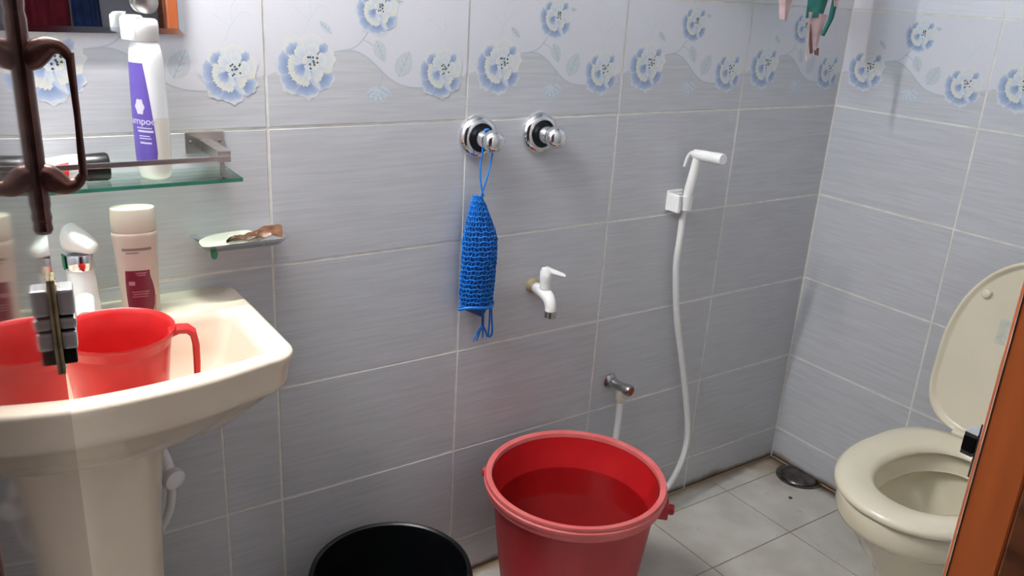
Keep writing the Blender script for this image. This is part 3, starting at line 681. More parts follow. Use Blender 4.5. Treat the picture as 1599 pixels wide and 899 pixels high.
lidd.loft([ell_ring(c2, .0165, .0085, sz + z, SROT, 40, 2.6) for z in (.208, .2085)] + [ell_ring(c2, .0175, .009, sz + .212, SROT, 40, 2.6), ell_ring(c2, .0175, .009, sz + .238, SROT, 40, 2.6), ell_ring((c2[0] + .004, c2[1]), .0165, .008, sz + .2425, SROT, 40, 2.6)], True, True, True)
lidd.build('flip_lid', m_white, cap, angle=50)
def plab(t): return (-1.05 + .25 * (t ** 3) - .06 * sin(t * PI), 1.02 - .50 * (t ** 1.3) + .05 * sin(t * PI) - .12 * max(0, .12 - t) / .12)
pl = patch(sc_, SP, SROT, .024, .176, plab, .0004, 2.2, 24, 18, zb=sz).build('label', m_purple, sbt)
def ztext(body, size, mat, parent, umid, z, off, c, prof, rot, p, zb, name='lettering'):
    cu = bpy.data.curves.new('lettering', 'FONT'); cu.body = body; cu.size = size; cu.align_x = 'CENTER'; cu.offset = size * .012
    to = bpy.data.objects.new('lettering_tmp', cu); COL.objects.link(to)
    bpy.context.view_layer.update()
    me = bpy.data.meshes.new_from_object(to.evaluated_get(bpy.context.evaluated_depsgraph_get()))
    bm = bmesh.new(); bm.from_mesh(me); bmesh.ops.triangulate(bm, faces=bm.faces[:])
    bmesh.ops.subdivide_edges(bm, edges=[e for e in bm.edges if e.calc_length() > size * .12], cuts=1)
    m = MB(); bm.verts.index_update(); bm.verts.ensure_lookup_table()
    # arc length to angle, about the local mean radius of the label face
    def ang(x): return umid + x / .0255
    vs = []
    for v in bm.verts:
        q = bottle_surface(c, prof, rot, ang(v.co.x), z + v.co.y, off, p); vs.append((q.x, q.y, q.z + zb))
    m.add(vs, [[v.index for v in f.verts] for f in bm.faces]); bm.free()
    bpy.data.objects.remove(to); bpy.data.curves.remove(cu); bpy.data.meshes.remove(me)
    return m.build(name, mat, parent, smooth=False)
ztext('shampoo', .0145, m_lilac, pl, .02, .086, .0008, sc_, SP, SROT, 2.2, sz)
for z, a, b, h in ((.0795, -.1, .78, .0016), (.074, -.05, .86, .0030), (.0675, 0, .62, .0015), (.0638, .0, .7, .0015), (.0565, .02, .7, .0026)):
    patch(sc_, SP, SROT, z, z + h, lambda t: (a, b), .0008, 2.2, 1, 8, zb=sz).build('print_line', m_lilac, pl)
# round bloom emblem above the word
em = MB(); vs = []; fs = []
for i in range(25):
    for j in range(4):
        a = 2 * PI * i / 24; r = j / 3 * (1 + .12 * cos(6 * a)); q = bottle_surface(sc_, SP, SROT, .16 + .26 * r * cos(a), .112 + .0115 * r * sin(a), .0008, 2.2); vs.append((q.x, q.y, q.z + sz))
for i in range(24):
    for j in range(3): k = i * 4 + j; fs.append((k, k + 1, k + 5, k + 4))
em.add(vs, fs).build('emblem', m_lilac, pl, smooth=False)

# face wash tube lying on the shelf
ft = thing('cream_tube', (-.33, -.055, sz), 'white squeeze tube with red print and black cap lying on the glass shelf', 'tube')
tb = MB(); rg = []
for t, hy_, hz_ in ((0, .026, .0012), (.06, .0255, .003), (.3, .0245, .012), (.6, .023, .018), (.85, .0215, .0205), (.97, .0205, .0205), (1, .0165, .0165)):
    cxx = -.440 + .140 * t; zc = sz + .0217
    rg.append([Vector((cxx, -.056 + hy_ * cos(a), max(sz + .0002, zc - .0208 + hz_ + hz_ * sin(a) + .0003))) for a in [2 * PI * i / 32 for i in range(32)]])
tb.loft(rg, True, True, True); tb.build('tube_body', m_white, ft, angle=50)
cpz = sz + .0217
MB().lathe([(.0165, 0), (.0205, .001), (.0213, .03), (.0195, .0335), (0, .034)], (-.2998, -.056, cpz), (1, 0, 0), 32, cap0=True).build('cap', m_black, ft, angle=40)
rp_ = MB(); vs = []
for i in range(7):
    for j in range(5):
        cxx = -.344 + .018 * i / 6; t = (cxx + .440) / .140; hy_ = .0262 - .0045 * t; hz_ = .0012 + .0212 * t ** .62
        a = -PI / 2 - 1.0 + 1.7 * j / 4
        vs.append((cxx + .004 * j / 4, -.056 + (hy_ + .0008) * sin(a), sz + .0012 + hz_ + (hz_ + .0014) * cos(a)))
rp_.add(vs, [(i * 5 + j, i * 5 + j + 1, i * 5 + j + 6, i * 5 + j + 5) for i in range(6) for j in range(4)]).build('red_print', m_redtube, ft)

# soap dish on the wall
sd = thing('soap_dish', (-.07, 0, .915), 'chrome wall soap dish below the glass shelf', 'soap dish')
def dish_ring(hw, y0, y1, z, rc=.014, n=10):
    pts = []
    for (cxs, cys, a0) in ((hw - rc, y0 - rc, 0), (-(hw - rc), y0 - rc, PI / 2), (-(hw - rc), y1 + rc, PI), (hw - rc, y1 + rc, 3 * PI / 2)):
        for i in range(n): a = a0 + i * (PI / 2) / (n - 1); pts.append(Vector((-.0695 + cxs + rc * cos(a), cys + rc * sin(a), z)))
    return pts
SZ = .925
dm = MB().loft([dish_ring(.04, -.02, -.055, SZ - .012), dish_ring(.064, -.006, -.074, SZ - .008), dish_ring(.075, -.001, -.0835, SZ + .004), dish_ring(.078, -.0005, -.0865, SZ + .0055), dish_ring(.0745, -.0025, -.0825, SZ + .005), dish_ring(.061, -.01, -.071, SZ - .005), dish_ring(.038, -.022, -.055, SZ - .0085)], True, True, True)
dm.build('tray', m_chrome, sd, angle=50)
MB().lathe([(.0055, 0), (.006, -.004), (.0045, -.012), (.002, -.014), (0, -.0142)], (-.121, -.066, SZ - .0085), n=16).build('rubber_foot', m_green, sd)
so = MB(); rg = []
for z, k in ((0, .85), (.004, 1), (.010, .97), (.014, .8), (.0152, .5)):
    rg.append([Vector((-.088 + .050 * k * math.copysign(abs(cos(a)) ** .7, cos(a)), -.042 + .030 * k * math.copysign(abs(sin(a)) ** .7, sin(a)), SZ - .0068 + z + .003 * cos(a))) for a in [2 * PI * i / 32 for i in range(32)]])
tag(so.loft(rg, True, True, True).build('soap_bar', m_soap, None, angle=60), 'ivory bar of soap in the chrome soap dish', 'soap')
br = MB(); rnd = random.Random(3); NU, NV = 16, 8; top = []; bot = []
for i in range(NU + 1):      # a wrinkled tapering scrap, its tip towards the left
    u = i / NU; rt, rb_ = [], []
    for j in range(NV + 1):
        v = j / NV; x = -.098 + .094 * u + .004 * sin(v * 6 + u * 5); y = -.0765 + (.004 + .047 * u ** .8) * v + .003 * sin(u * 11)
        z = SZ + .0098 + .009 * u * sin(v * 2.6) + .0022 * sin(u * 17 + v * 7) + rnd.uniform(-.0008, .0008)
        rt.append(Vector((x, y, z))); rb_.append(Vector((x, y, z - .0016)))
    top.append(rt); bot.append(rb_)
tag(br.loft([a_ + b_[::-1] for a_, b_ in zip(top, bot)], True, True, True).build('soap_wrapper', m_brownsoap, None, angle=30), 'crumpled brown scrap lying across the soap in the soap dish', 'wrapper')

# ------------------------------------------------------------------ two concealed stop cocks
def stopcock(x, z, label):
    t = thing('stop_cock', (x, 0, z), label, 'valve', 'chrome stop cocks on the back wall')
    MB().lathe([(.043, 0), (.044, .003), (.0425, .008), (.037, .014), (.031, .0165), (.029, .0165), (.0275, .013)], (x, 0, z), (0, -1, 0), 44).build('flange', m_chrome, t)
    MB().lathe([(.0272, .0125), (.026, .014), (.0165, .014), (.0160, .012)], (x, 0, z), (0, -1, 0), 36, cap0=True).build('gasket', m_black, t)
    MB().lathe([(.0158, .0125), (.0175, .018), (.0185, .026), (.0175, .034), (.0135, .040), (.0125, .044)], (x, 0, z), (0, -1, 0), 32, cap0=True).build('spindle', m_chrome, t)
    MB().lathe([(.0125, .0442), (.0195, .047), (.0222, .053), (.0228, .060), (.0215, .067), (.0165, .073), (.008, .0755), (0, .076)], (x, 0, z), (0, -1, 0), 36, cap0=True).build('knob', m_chrome, t)
    return t
stopcock(.4295, 1.0715, 'chrome stop cock with the blue net bag hanging on it')
stopcock(.583, 1.0725, 'bare chrome stop cock, to the right of the one with the net bag')

# blue net bag
nb = thing('net_bag', (.425, -.035, .72), 'blue nylon net bag hanging from the chrome stop cock', 'bag')
def net_center(z):   # the bag leans slightly
    t = (.955 - z) / .235
    return Vector((.4165 + .012 * t + .003 * sin(t * 5), -.030 - .006 * sin(t * PI), z))
def net_half(z):
    t = (.955 - z) / .235
    w_ = .008 + .0315 * min(1, t / .38) ** .8
    return w_ * (1 - .05 * max(0, t - .8) / .2), .010 + .014 * min(1, t / .5)
def net_ring(z, n, k, tw=0):
    c = net_center(z); a, b = net_half(z)
    return [c + Vector((a * k * cos(2 * PI * (i + tw) / n), b * k * sin(2 * PI * (i + tw) / n), 0)) for i in range(n)]
zs = [.955 - .235 * i / 23 for i in range(24)]
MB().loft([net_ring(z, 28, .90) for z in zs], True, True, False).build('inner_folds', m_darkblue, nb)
for li, k in ((0, 1.0),):
    cords = MB()
    n = 26
    for i in range(n):     # lengthwise strands, wavering
        pts = []
        for j, z in enumerate(zs):
            c = net_center(z); a, b = net_half(z); q = 2 * PI * (i + .28 * (1 if j % 2 else -1) + .12 * sin(i * 7 + j)) / n; kk = k + .04 * sin(i * 3.1 + j * 1.7)
            pts.append(c + Vector((a * kk * cos(q), b * kk * sin(q), .0015 * sin(i * 2.3 + j))))
        cords.tube(pts, .0011, 5, True, 0)
    cords.build('net_cords', m_blue, nb)
    rows = MB()
    for j, z in enumerate(zs):
        c = net_center(z); a, b = net_half(z); m = 36
        pts = [c + Vector((a * 1.03 * cos(2 * PI * i / m), b * 1.03 * sin(2 * PI * i / m), 0.0016 * sin(i * 1.9 + j * .9) - .003 * sin(2 * PI * i / m + 1))) for i in range(m + 1)]
        rows.tube(pts, .0013, 5, False, 0)
    rows.build('net_rows', m_blue, nb)
hem = MB(); zbm = .722
for (a_, r_) in ((0, .0035),):
    c = net_center(zbm); aa, bb_ = net_half(zbm)
    hem.tube([c + Vector((aa * 1.04 * cos(2 * PI * i / 28), bb_ * 1.04 * sin(2 * PI * i / 28), -.003 + .006 * sin(2 * PI * i / 28 * 2) + .005 * cos(2 * PI * i / 28))) for i in range(29)], r_, 6, False, 0)
hem.build('hem', m_blue, nb)
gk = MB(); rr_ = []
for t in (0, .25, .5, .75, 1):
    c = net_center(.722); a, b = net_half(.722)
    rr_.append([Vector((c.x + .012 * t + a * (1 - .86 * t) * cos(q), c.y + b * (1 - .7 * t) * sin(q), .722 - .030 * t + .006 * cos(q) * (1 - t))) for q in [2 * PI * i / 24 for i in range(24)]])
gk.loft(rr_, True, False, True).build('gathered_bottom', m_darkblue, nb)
MB().tube([(.4275, -.036, .955), (.4205, -.034, .985), (.4185, -.034, 1.02), (.4205, -.036, 1.05), (.4245, -.034, 1.0865), (.4300, -.034, 1.0913), (.436, -.034, 1.0865), (.444, -.036, 1.05), (.438, -.036, 1.01), (.4265, -.036, .97), (.421, -.034, .952)], .0019, 8).build('draw_string', m_blue, nb)
MB().tube([(.440, -.036, .698), (.4405, -.036, .678), (.4405, -.036, .668)], .003, 8).build('tassel_knot', m_darkblue, nb)
ts = MB()
for dx in (-.022, -.013, .002, .013): ts.tube([(.4405, -.036, .67), (.4405 + dx * .6, -.037, .656), (.4405 + dx, -.036, .640 - .004 * (dx < 0))], [.0028, .0022, .0012], 6)
ts.build('tassel', m_blue, nb)
MB().tube([(.4605, -.036, .712), (.4625, -.037, .685), (.466, -.037, .652), (.462, -.037, .641), (.456, -.037, .645), (.457, -.037, .67), (.457, -.037, .708)], .0022, 8).build('loop', m_blue, nb)

# ------------------------------------------------------------------ white plastic bib tap
bt_ = thing('bib_tap', (.592, 0, .7275), 'white plastic bib tap below the bare chrome stop cock', 'tap')
MB().lathe([(.017, 0), (.016, .006), (.013, .014), (.0105, .018)], (.592, 0, .7275), (0, -1, 0), 20).build('putty', m_rust, bt_)
MB().tube([(.592, -.012, .7275), (.592, -.032, .727), (.592, -.05, .725), (.592, -.066, .7175), (.592, -.074, .704), (.592, -.0755, .692)], [.0115, .0135, .0145, .0138, .0128, .0125], 20).build('body', m_white, bt_)
MB().lathe([(.0125, 0), (.0132, -.002), (.0132, -.0145), (.0105, -.0155), (0, -.012)], (.592, -.0755, .692), n=20).build('spout_ring', m_dchrome, bt_)
MB().lathe([(.0095, .735), (.013, .737), (.013, .757), (.0138, .759), (.0138, .776), (.0105, .783), (0, .786)], (.592, -.050, 0), n=24, cap0=True).build('stem', m_white, bt_)
lvr = MB(); rg = []
for t, w_, h_ in ((0, .0105, .0085), (.2, .0108, .008), (.6, .0092, .0062), (.92, .0082, .0052), (1, .005, .0035)):
    c = Vector((.592, -.050, .7795)) + Vector((.037, -.022, -.013)) * t
    sdv = Vector((.022, .036, 0)).normalized()
    rg.append([c + sdv * (w_ * cos(a)) + Vector((0, 0, h_ * sin(a))) for a in [2 * PI * i / 16 for i in range(16)]])
lvr.loft(rg, True, True, True).build('lever', m_white, bt_)

# ------------------------------------------------------------------ hand spray on its wall hook, with hose and chrome angle valve
hsp = thing('bidet_spray', (1.01, 0, .88), 'white bidet hand spray with a long white hose resting in its wall bracket', 'spray')
hk = thing('spray_bracket', (1.012, 0, .89), 'white plastic wall bracket holding the bidet spray', 'bracket')
MB().box(.982, 1.032, -.0085, 0, .866, .916, .003).build('back_plate', m_white, hk)
MB().box(.980, .9905, -.046, -.0088, .868, .912, .003).build('side_cheek', m_white, hk)
ck = MB(); rg = []
for z, r in ((.872, .0135), (.905, .0165)):
    rg.append((z, r))
cup = MB(); n = 20
def arc(r, z, a0=-2.35 - PI / 2 + PI / 2, a1=2.35): return [Vector((1.012 + r * sin(a0 + (a1 - a0) * i / n), -.033 - r * cos(a0 + (a1 - a0) * i / n), z)) for i in range(n + 1)]
sec = [[p for p in (arc(.0195, .874)[i], arc(.0215, .909)[i], arc(.0165, .909)[i], arc(.0145, .874)[i])] for i in range(n + 1)]
cup.loft(sec, True, True, True).build('cradle', m_white, hk)
MB().box(1.004, 1.020, -.0165, -.0095, .874, .909, .001).build('neck', m_white, hk)
HB = Vector((1.0125, -.034, .866)); HT = Vector((1.008, -.062, 1.008))
hb = MB().tube([HB, HB.lerp(HT, .2), HB.lerp(HT, .45), HB.lerp(HT, .7), HB.lerp(HT, .92), HT], [.0095, .0108, .0118, .0108, .0105, .0105], 20)
hb.build('grip', m_white, hsp)
hd_ = MB(); A = Vector((1.008, -.046, 1.012)); Bv = Vector((1.006, -.142, 1.0165)); ax = (Bv - A).normalized(); Ln = (Bv - A).length
hd_.lathe([(0, -.002), (.008, 0), (.0115, .006), (.0128, .03), (.0128, Ln - .026), (.0134, Ln - .0255), (.0134, Ln - .002), (.012, Ln)], A, tuple(ax), 28, cap1=True)
hd_.build('nozzle', m_white, hsp)
MB().lathe([(.0137, Ln - .024), (.0141, Ln - .0225), (.0141, Ln - .0195), (.0137, Ln - .018)], A, tuple(ax), 28).build('nozzle_ring', m_white, hsp)
MB().tube([(1.008, -.046, 1.016), (1.0075, -.036, 1.010), (1.007, -.028, .993), (1.0065, -.024, .977)], [.004, .0042, .0038, .003], 10).build('trigger', m_white, hsp)
MB().tube([HB + Vector((0, 0, .004)), (1.0125, -.034, .845), (1.013, -.033, .79), (1.0165, -.030, .717), (1.045, -.028, .58), (1.082, -.030, .456), (1.115, -.035, .33), (1.137, -.036, .24), (1.138, -.038, .18), (1.112, -.045, .12), (1.05, -.06, .075), (.97, -.06, .04), (.905, -.05, .045), (.868, -.043, .11), (.861, -.042, .22), (.865, -.042, .33), (.866, -.0405, .385)], .0082, 14, True, 6).build('hose', m_whitehose, hsp)
av = thing('angle_valve', (.857, 0, .43), 'small chrome angle valve with a copper coloured end, behind the red bucket', 'valve')
ax0 = (.8585, 0, .430)
MB().lathe([(.020, 0), (.021, .003), (.018, .008), (.0125, .012)], ax0, (.12, -1, -.02), 28).build('flange', m_dchrome, av)
MB().lathe([(.0125, .010), (.0135, .014), (.0115, .022), (.0105, .03), (.0115, .046), (.0125, .05), (.0145, .058), (.0148, .070), (.013, .0735), (.0105, .0735)], ax0, (.12, -1, -.02), 28, cap1=True).build('body', m_dchrome, av)
MB().lathe([(.0102, .0736), (.0098, .0748), (0, .0752)], ax0, (.12, -1, -.02), 24).build('end_plug', m_copper, av)
MB().lathe([(.0125, .419), (.013, .416), (.013, .398), (.0108, .385), (.009, .384)], (.866, -.0405, 0), n=20, cap0=True).build('hose_nut', m_dirtywhite, av)

# ------------------------------------------------------------------ buckets
def bucket(name, c, r, h, rb, rim, label, mat, matin, thick=.004, lugs=(), matrim=None):
    t = thing(name, (c[0], c[1], 0), label, 'bucket')
    o = MB().lathe([(rb - .004, 0), (rb, .004), (rb + (r - rb) * .5, h * .5), (r - .008, h - .05), (r - .006, h - .045), (r - .004, h - .034), (r - .005, h - .012)], (c[0], c[1], 0), n=80, cap0=True)
    rm_ = MB().lathe([(r - .0025, h - .036), (r + rim - .005, h - .034), (r + rim - .004, h - .024), (r + rim - .002, h - .022), (r + rim, h - .018), (r + rim, h - .012), (r + rim - .003, h - .0095), (r + rim - .002, h - .007), (r + rim - .0035, h - .001), (r + rim - .008, h), (r - .003, h - .003), (r - .0045, h - .012)], (c[0], c[1], 0), n=80)
    rm_.build('rim', matrim or mat, t, angle=40)
    o.build('shell', mat, t, angle=40)
    MB().lathe([(r - .006, h - .0122), (r - .010, h - .05), (rb + (r - rb) * .5 - thick, h * .5), (rb - thick, .012), (rb - .02, .008), (0, .008)], (c[0], c[1], 0), n=80).build('lining', matin, t, angle=50)
    for a in lugs:
        d = Vector((cos(a), sin(a), 0)); s = Vector((-sin(a), cos(a), 0)); p = Vector((c[0], c[1], 0)) + d * (r + rim - .004)
        T = lambda x, y, z: p + d * x + s * y + Vector((0, 0, z))
        lg = MB().box(-.012, .010, -.019, .019, h - .070, h - .0375, .003, T=T); lg.lathe([(.0115, .004), (.0115, .020), (.009, .0225), (.005, .0225), (.0045, .017), (0, .017)], T(0, 0, h - .053), tuple(d), 16)
        lg.build('handle_lug', mat, t)
    return t
RC = (.569, -.238)
rbk = bucket('bucket', RC, .186, .372, .138, .013, 'large worn red plastic bucket half full of water', m_redbucket, m_redin, matrim=m_redrim, lugs=(math.radians(-44), math.radians(124)))
wz = .285; wr_ = .186 - .010 - (.186 - .138) * (.372 - .05 - wz) / .372 - .0015
MB().lathe([(wr_, 0), (wr_ * .5, 0), (0, 0)], (RC[0], RC[1], wz), n=80).build('water', m_water, rbk)
bucket('bucket', (.146, -.199), .153, .262, .122, .009, 'black plastic bucket in front of the wall, left of the red bucket', m_black, m_black, lugs=(math.radians(150), math.radians(-30)))

# ------------------------------------------------------------------ toilet
TY = -.69
tl_ = thing('toilet', (1.25, TY, 0), 'cream western toilet with its lid raised', 'toilet')
def egg(nose, back, hw, z, n=64, sq=.5, wide=.55, yb=0):
    """plan outline: rounded nose towards -x, squarer back"""
    pts = []; xm = nose + (back - nose) * wide
    for i in range(n):
        a = 2 * PI * i / n
        if cos(a) < 0: x = xm + (xm - nose) * cos(a); y = hw * math.copysign(abs(sin(a)) ** .92, sin(a))
        else:
            x = xm + (back - xm) * (abs(cos(a)) ** sq); y = hw * math.copysign(abs(sin(a)) ** sq, sin(a))
            y *= 1 - .09 * abs(cos(a)) ** 1.5
        pts.append(Vector((x, TY + y, z)))
    return pts
bw = MB()
rings = [egg(1.13, 1.52, .105, 0), egg(1.125, 1.52, .108, .015), egg(1.135, 1.51, .1, .04), egg(1.13, 1.49, .098, .12), egg(1.095, 1.48, .118, .2), egg(1.04, 1.475, .15, .265), egg(1.005, 1.475, .162, .318), egg(.984, 1.477, .175, .334), egg(.972, 1.478, .183, .342), egg(.966, 1.479, .186, .354), egg(.963, 1.48, .187, .388), egg(.965, 1.48, .186, .394), egg(.972, 1.475, .18, .398),
         egg(1.04, 1.39, .118, .398, wide=.5, sq=.8), egg(1.045, 1.385, .114, .39, wide=.5, sq=.8), egg(1.05, 1.385, .110, .356, wide=.5, sq=.8), egg(1.054, 1.382, .107, .352, wide=.5, sq=.8), egg(1.03, 1.40, .128, .347, wide=.5, sq=.8), egg(1.045, 1.395, .122, .315, wide=.5, sq=.8), egg(1.12, 1.36, .085, .25, wide=.5, sq=.9), egg(1.2, 1.33, .055, .2, wide=.5, sq=1), egg(1.24, 1.3, .02, .19, wide=.5, sq=1)]
bw.loft(rings, True, True, True); bw.build('bowl', m_toilet, tl_, angle=60)
MB().box(1.475, XC - .0005, TY - .10, TY + .10, .14, .36, .02).build('outlet_box', m_toilet, tl_)
MB().loft([egg(1.125, 1.355, .083, .2485, wide=.5, sq=.9), egg(1.2, 1.3, .03, .2485, wide=.5, sq=.9)], True, False, True).build('bowl_water', m_water, tl_)
st_ = MB(); zS = .402
so_ = [egg(.960, 1.425, .186, zS), egg(.9535, 1.428, .1905, zS + .006), egg(.9555, 1.427, .189, zS + .015), egg(.966, 1.42, .18, zS + .0215), egg(.995, 1.40, .154, zS + .0225), egg(1.03, 1.375, .122, zS + .017, wide=.5, sq=.75), egg(1.044, 1.366, .11, zS + .010, wide=.5, sq=.75), egg(1.046, 1.364, .108, zS + .002, wide=.5, sq=.75), egg(1.04, 1.374, .114, zS, wide=.5, sq=.75)]
st_.loft(so_ + [so_[0]], True).build('seat', m_seat, tl_, angle=60)
# lid: upright, leaning a little towards the wall
LX, LZ, LT = 1.452, .412, math.radians(6)
def lid_pt(u, v, off):  # u across (y), v up the lid, off towards the bowl
    return Vector((LX + v * sin(LT) - off * cos(LT), TY + u, LZ + v * cos(LT) + off * sin(LT)))
def lid_ring(k, off, n=72):
    pts = []
    for i in range(n):
        a = 2 * PI * i / n; h = .196 * 1.0
        if sin(a) > 0: u = (h - k) * math.copysign(abs(cos(a)) ** .92, cos(a)); v = .19 + (.262 - k) * abs(sin(a)) ** .96
        else: u = (h - k) * math.copysign(abs(cos(a)) ** .45, cos(a)) * (1 - .08 * abs(sin(a)) ** 2); v = .19 - (.19 - k) * abs(sin(a)) ** .45
        pts.append(lid_pt(u, v, off))
    return pts
ld = MB().loft([lid_ring(.02, -.012), lid_ring(.006, -.010), lid_ring(.001, -.004), lid_ring(0, .004), lid_ring(.002, .0095), lid_ring(.005, .0105), lid_ring(.0085, .0095), lid_ring(.0125, .001), lid_ring(.018, -.001)], True, True, True)
lid = ld.build('lid', m_seat, tl_, angle=60)
for u, v in ((.128, .345), (-.128, .345)):
    MB().lathe([(.0115, 0), (.0115, .006), (.0095, .0095), (.005, .0112), (0, .0115)], lid_pt(u, v, -.001), tuple((lid_pt(0, 0, 1) - lid_pt(0, 0, 0))), 20).build('bumper', m_seat, lid)
MB().add([lid_pt(.082, .24, -.0006), lid_pt(.058, .24, -.0006), lid_pt(.058, .30, -.0006), lid_pt(.082, .30, -.0006)], [(0, 1, 2, 3)]).build('sticker', m_sticker, lid, smooth=False)
for dy in (-.075, .075): MB().tube([(1.437, TY + dy - .025, .42), (1.437, TY + dy + .025, .42)], .011, 14).build('hinge', m_seat, tl_)

# ------------------------------------------------------------------ corner floor gully
dg = thing('floor_drain', (1.555, -.13, 0), 'dark steel floor drain in the corner beside the toilet', 'drain')
DCX, DCY = 1.567, -.128
def half(r, z, n=28): return [Vector((min(XC - .003, DCX + r * cos(a)), DCY + r * .98 * sin(a), z)) for a in [2 * PI * i / n for i in range(n)]]
MB().loft([half(.072, .0006), half(.0715, .003), half(.065, .0042), half(.061, .0016), half(.02, .0012)], True, True, True).build('rim', m_darksteel, dg, angle=40)
dome = MB().loft([half(.056, .0022), half(.052, .007), half(.038, .0115), half(.012, .0125)], True, False, True); dome.build('cover', m_darksteel, dg, angle=50)
peb = MB().lathe([(.002, .0001), (.006, .001), (.0055, .003), (.002, .0042), (0, .0043)], (1.443, -.192, 0), n=9, cap0=True)
tag(peb.build('debris_crumb', m_brownsoap), 'small brown crumb of debris on the floor tile by the drain', 'debris')

# ------------------------------------------------------------------ cloths hanging in the far corner
rail = thing('towel_rail', (1.20, 0, 1.50), 'steel towel rail on the back wall carrying the cloths', 'rail')
MB().tube([(1.0, -.142, 1.523), (1.40, -.142, 1.523)], .007, 14).build('bar', m_steel, rail)
for x in (1.01, 1.39):
    MB().lathe([(.022, 0), (.022, .005), (.009, .009), (.008, .142)], (x, 0, 1.523), (0, -1, 0), 20, cap1=True).build('post', m_steel, rail)
def fold(parent, name, mat, L_, R_, y0, amp, seed, n=22, m=12, th=.0016, ydepth=0.):
    """sheet between a left and a right edge curve (x, z) with soft pleats"""
    def ev(P, t):
        f = t * (len(P) - 1); i = min(int(f), len(P) - 2); q = f - i; return P[i][0] + (P[i + 1][0] - P[i][0]) * q, P[i][1] + (P[i + 1][1] - P[i][1]) * q
    fr, bk = [], []
    for i in range(n + 1):
        t = i / n; (xl, zl), (xr, zr) = ev(L_, t), ev(R_, t); rowf, rowb = [], []
        for j in range(m + 1):
            s = j / m; y = y0 + amp * sin(s * 7 + seed + t * 1.2) * (.5 + .5 * t) - .004 * t + ydepth * s
            p = Vector((xl + (xr - xl) * s, y, zl + (zr - zl) * s)); rowf.append(p); rowb.append(p + Vector((0, th, 0)))
        fr.append(rowf); bk.append(rowb)
    mb_ = MB().loft([a + b[::-1] for a, b in zip(fr, bk)], True, True, True)
    return mb_.build(name, mat, parent)
g1 = thing('printed_cloth', (1.23, -.16, 1.256), 'teal green and pink printed cloth hanging in the corner by the right wall', 'cloth')
fold(g1, 'teal_panel', m_teal, [(1.1753, 1.5332), (1.1941, 1.4159), (1.2006, 1.3315)], [(1.2972, 1.5332), (1.2813, 1.4159), (1.2569, 1.3362)], -0.1560, .005, .4)
fold(g1, 'teal_strip', m_teal, [(1.2691, 1.5332), (1.2757, 1.3972), (1.2691, 1.3315), (1.2513, 1.2996)], [(1.3000, 1.5332), (1.2944, 1.3972), (1.2869, 1.3362), (1.2588, 1.2940)], -0.1630, .003, 2)
fold(g1, 'pink_lining', m_pinkc, [(1.2081, 1.3456), (1.2213, 1.3034), (1.2344, 1.2640)], [(1.2700, 1.3409), (1.2569, 1.3034), (1.2428, 1.2612)], -0.1615, .003, 1)
fold(g1, 'pink_fold', m_pinkc, [(1.2100, 1.5332), (1.2344, 1.4441), (1.2719, 1.3615)], [(1.2569, 1.5332), (1.2757, 1.4441), (1.2832, 1.3597)], -0.1675, .003, 3)
fold(g1, 'pale_edge', m_pinkc, [(1.1978, 1.3456), (1.2044, 1.2846), (1.2100, 1.2396)], [(1.2044, 1.3456), (1.2100, 1.2846), (1.2147, 1.2424)], -0.1640, .001, 0, m=3)
fold(g1, 'brown_hem', m_brownc, [(1.2147, 1.3203), (1.2213, 1.2753), (1.2278, 1.2537)], [(1.2231, 1.3203), (1.2325, 1.2753), (1.2381, 1.2565)], -0.1585, .001, 0, m=3)
fold(g1, 'brown_corner', m_brownc, [(1.2400, 1.2640), (1.2428, 1.2518)], [(1.2578, 1.2678), (1.2560, 1.2499)], -0.1615, .001, 0, n=6, m=4)
fold(g1, 'shadow_fold', m_teal, [(1.215, 1.512), (1.219, 1.42), (1.226, 1.335)], [(1.338, 1.512), (1.340, 1.42), (1.342, 1.325)], -.155, .004, .9, ydepth=.085)  # sheet hidden behind the teal panel, added to widen the cloth's shadow
g2 = thing('pink_cloth', (1.115, -.16, 1.32), 'dusty pink cloth hanging to the left of the teal printed cloth', 'cloth')
fold(g2, 'panel', m_pinkc, [(1.0722, 1.5332), (1.0862, 1.4159), (1.1087, 1.3268)], [(1.1687, 1.5332), (1.1481, 1.3972), (1.1275, 1.3240)], -0.1560, .005, 1.2)

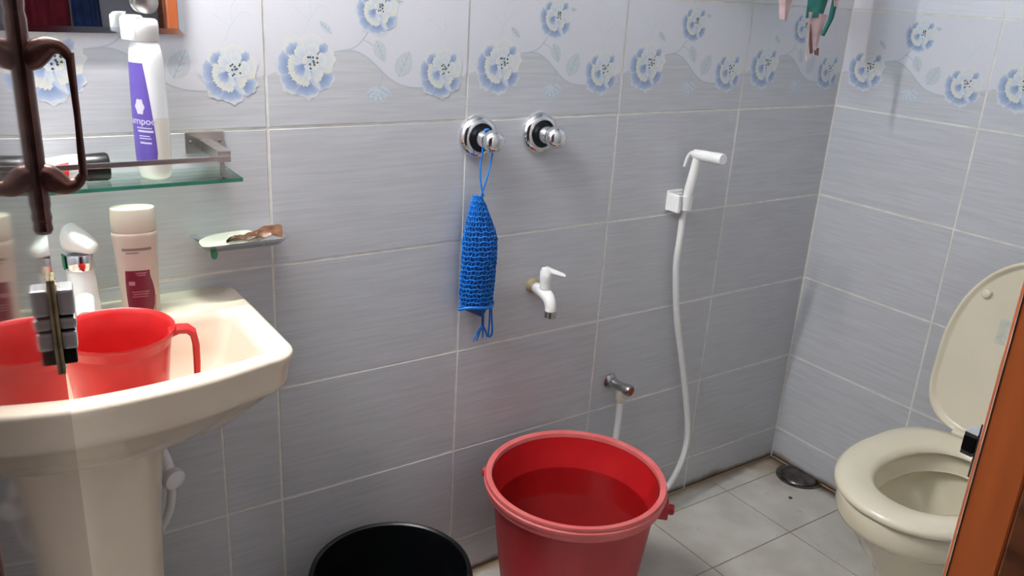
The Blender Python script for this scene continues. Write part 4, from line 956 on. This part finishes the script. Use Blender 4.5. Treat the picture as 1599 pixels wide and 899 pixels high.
# ------------------------------------------------------------------ tube lamp and added fill lamp (out of frame) and what the mirror shows of the passage
ltb = thing('tube_lamp', (-.30, 0, 1.95), 'white LED tube lamp on two arms above the mirror', 'lamp')
MB().box(-.60, .0, -.03, 0, 1.945, 1.985, .003).build('housing', m_white, ltb)
for x in (-.59, -.01):
    MB().box(x - .012, x + .012, -.128, -.0305, 1.945, 1.972, .004).build('arm', m_white, ltb)
MB().tube([(-.577, -.113, 1.952), (-.023, -.113, 1.952)], .013, 16).build('tube', m_lamp, ltb)
hl = thing('fill_ceiling_lamp', (.3, -2.3, HC - .05), 'round white ceiling lamp added out of view in the passage as fill light', 'lamp')  # added out of view to send fill light through the doorway
MB().lathe([(.15, 0), (.155, -.01), (.15, -.025), (.145, -.025)], (.3, -2.3, HC), n=40).build('ring', m_white, hl)
MB().lathe([(.144, -.024), (.12, -.045), (.06, -.058), (0, -.06)], (.3, -2.3, HC), n=40).build('diffuser', m_hallfill, hl)
ct = thing('curtain', (-.1, -3.12, .05), 'maroon curtain across the passage, seen in the mirror', 'curtain')
rg = []
for z in (.05, .6, 1.2, 1.8, 2.1):
    rg.append([Vector((-.55 + .675 * i / 60, -3.12 + .02 * sin(i * .9 + z * .3), z)) for i in range(61)] + [Vector((-.55 + .675 * i / 60, -3.112 + .02 * sin(i * .9 + z * .3), z)) for i in range(60, -1, -1)])
MB().loft(rg, True, True, True).build('fabric', m_curtain, ct)
MB().tube([(-.65, -3.12, 2.12), (.3, -3.12, 2.12)], .012, 12).build('rod', m_dchrome, ct)
bcl = thing('hanging_shirt', (.19, -3.15, .8), 'dark blue garment hanging on the passage wall, seen in the mirror', 'garment')
rg = []
for z, x0, x1 in ((.75, .13, .27), (1.0, .135, .265), (1.3, .135, .255), (1.5, .15, .24), (1.58, .185, .205)):
    rg.append([Vector((x0 + (x1 - x0) * i / 20, -3.165 + .012 * sin(i * 1.1 + z), z)) for i in range(21)] + [Vector((x0 + (x1 - x0) * i / 20, -3.150 + .012 * sin(i * 1.1 + z), z)) for i in range(20, -1, -1)])
MB().loft(rg, True, True, True).build('fabric', m_bluecloth, bcl)
MB().lathe([(.012, 0), (.012, .01), (.006, .02), (.008, .05)], (.195, -3.2, 1.585), (0, 1, 0), 14, cap1=True).build('hook', m_chrome, bcl)
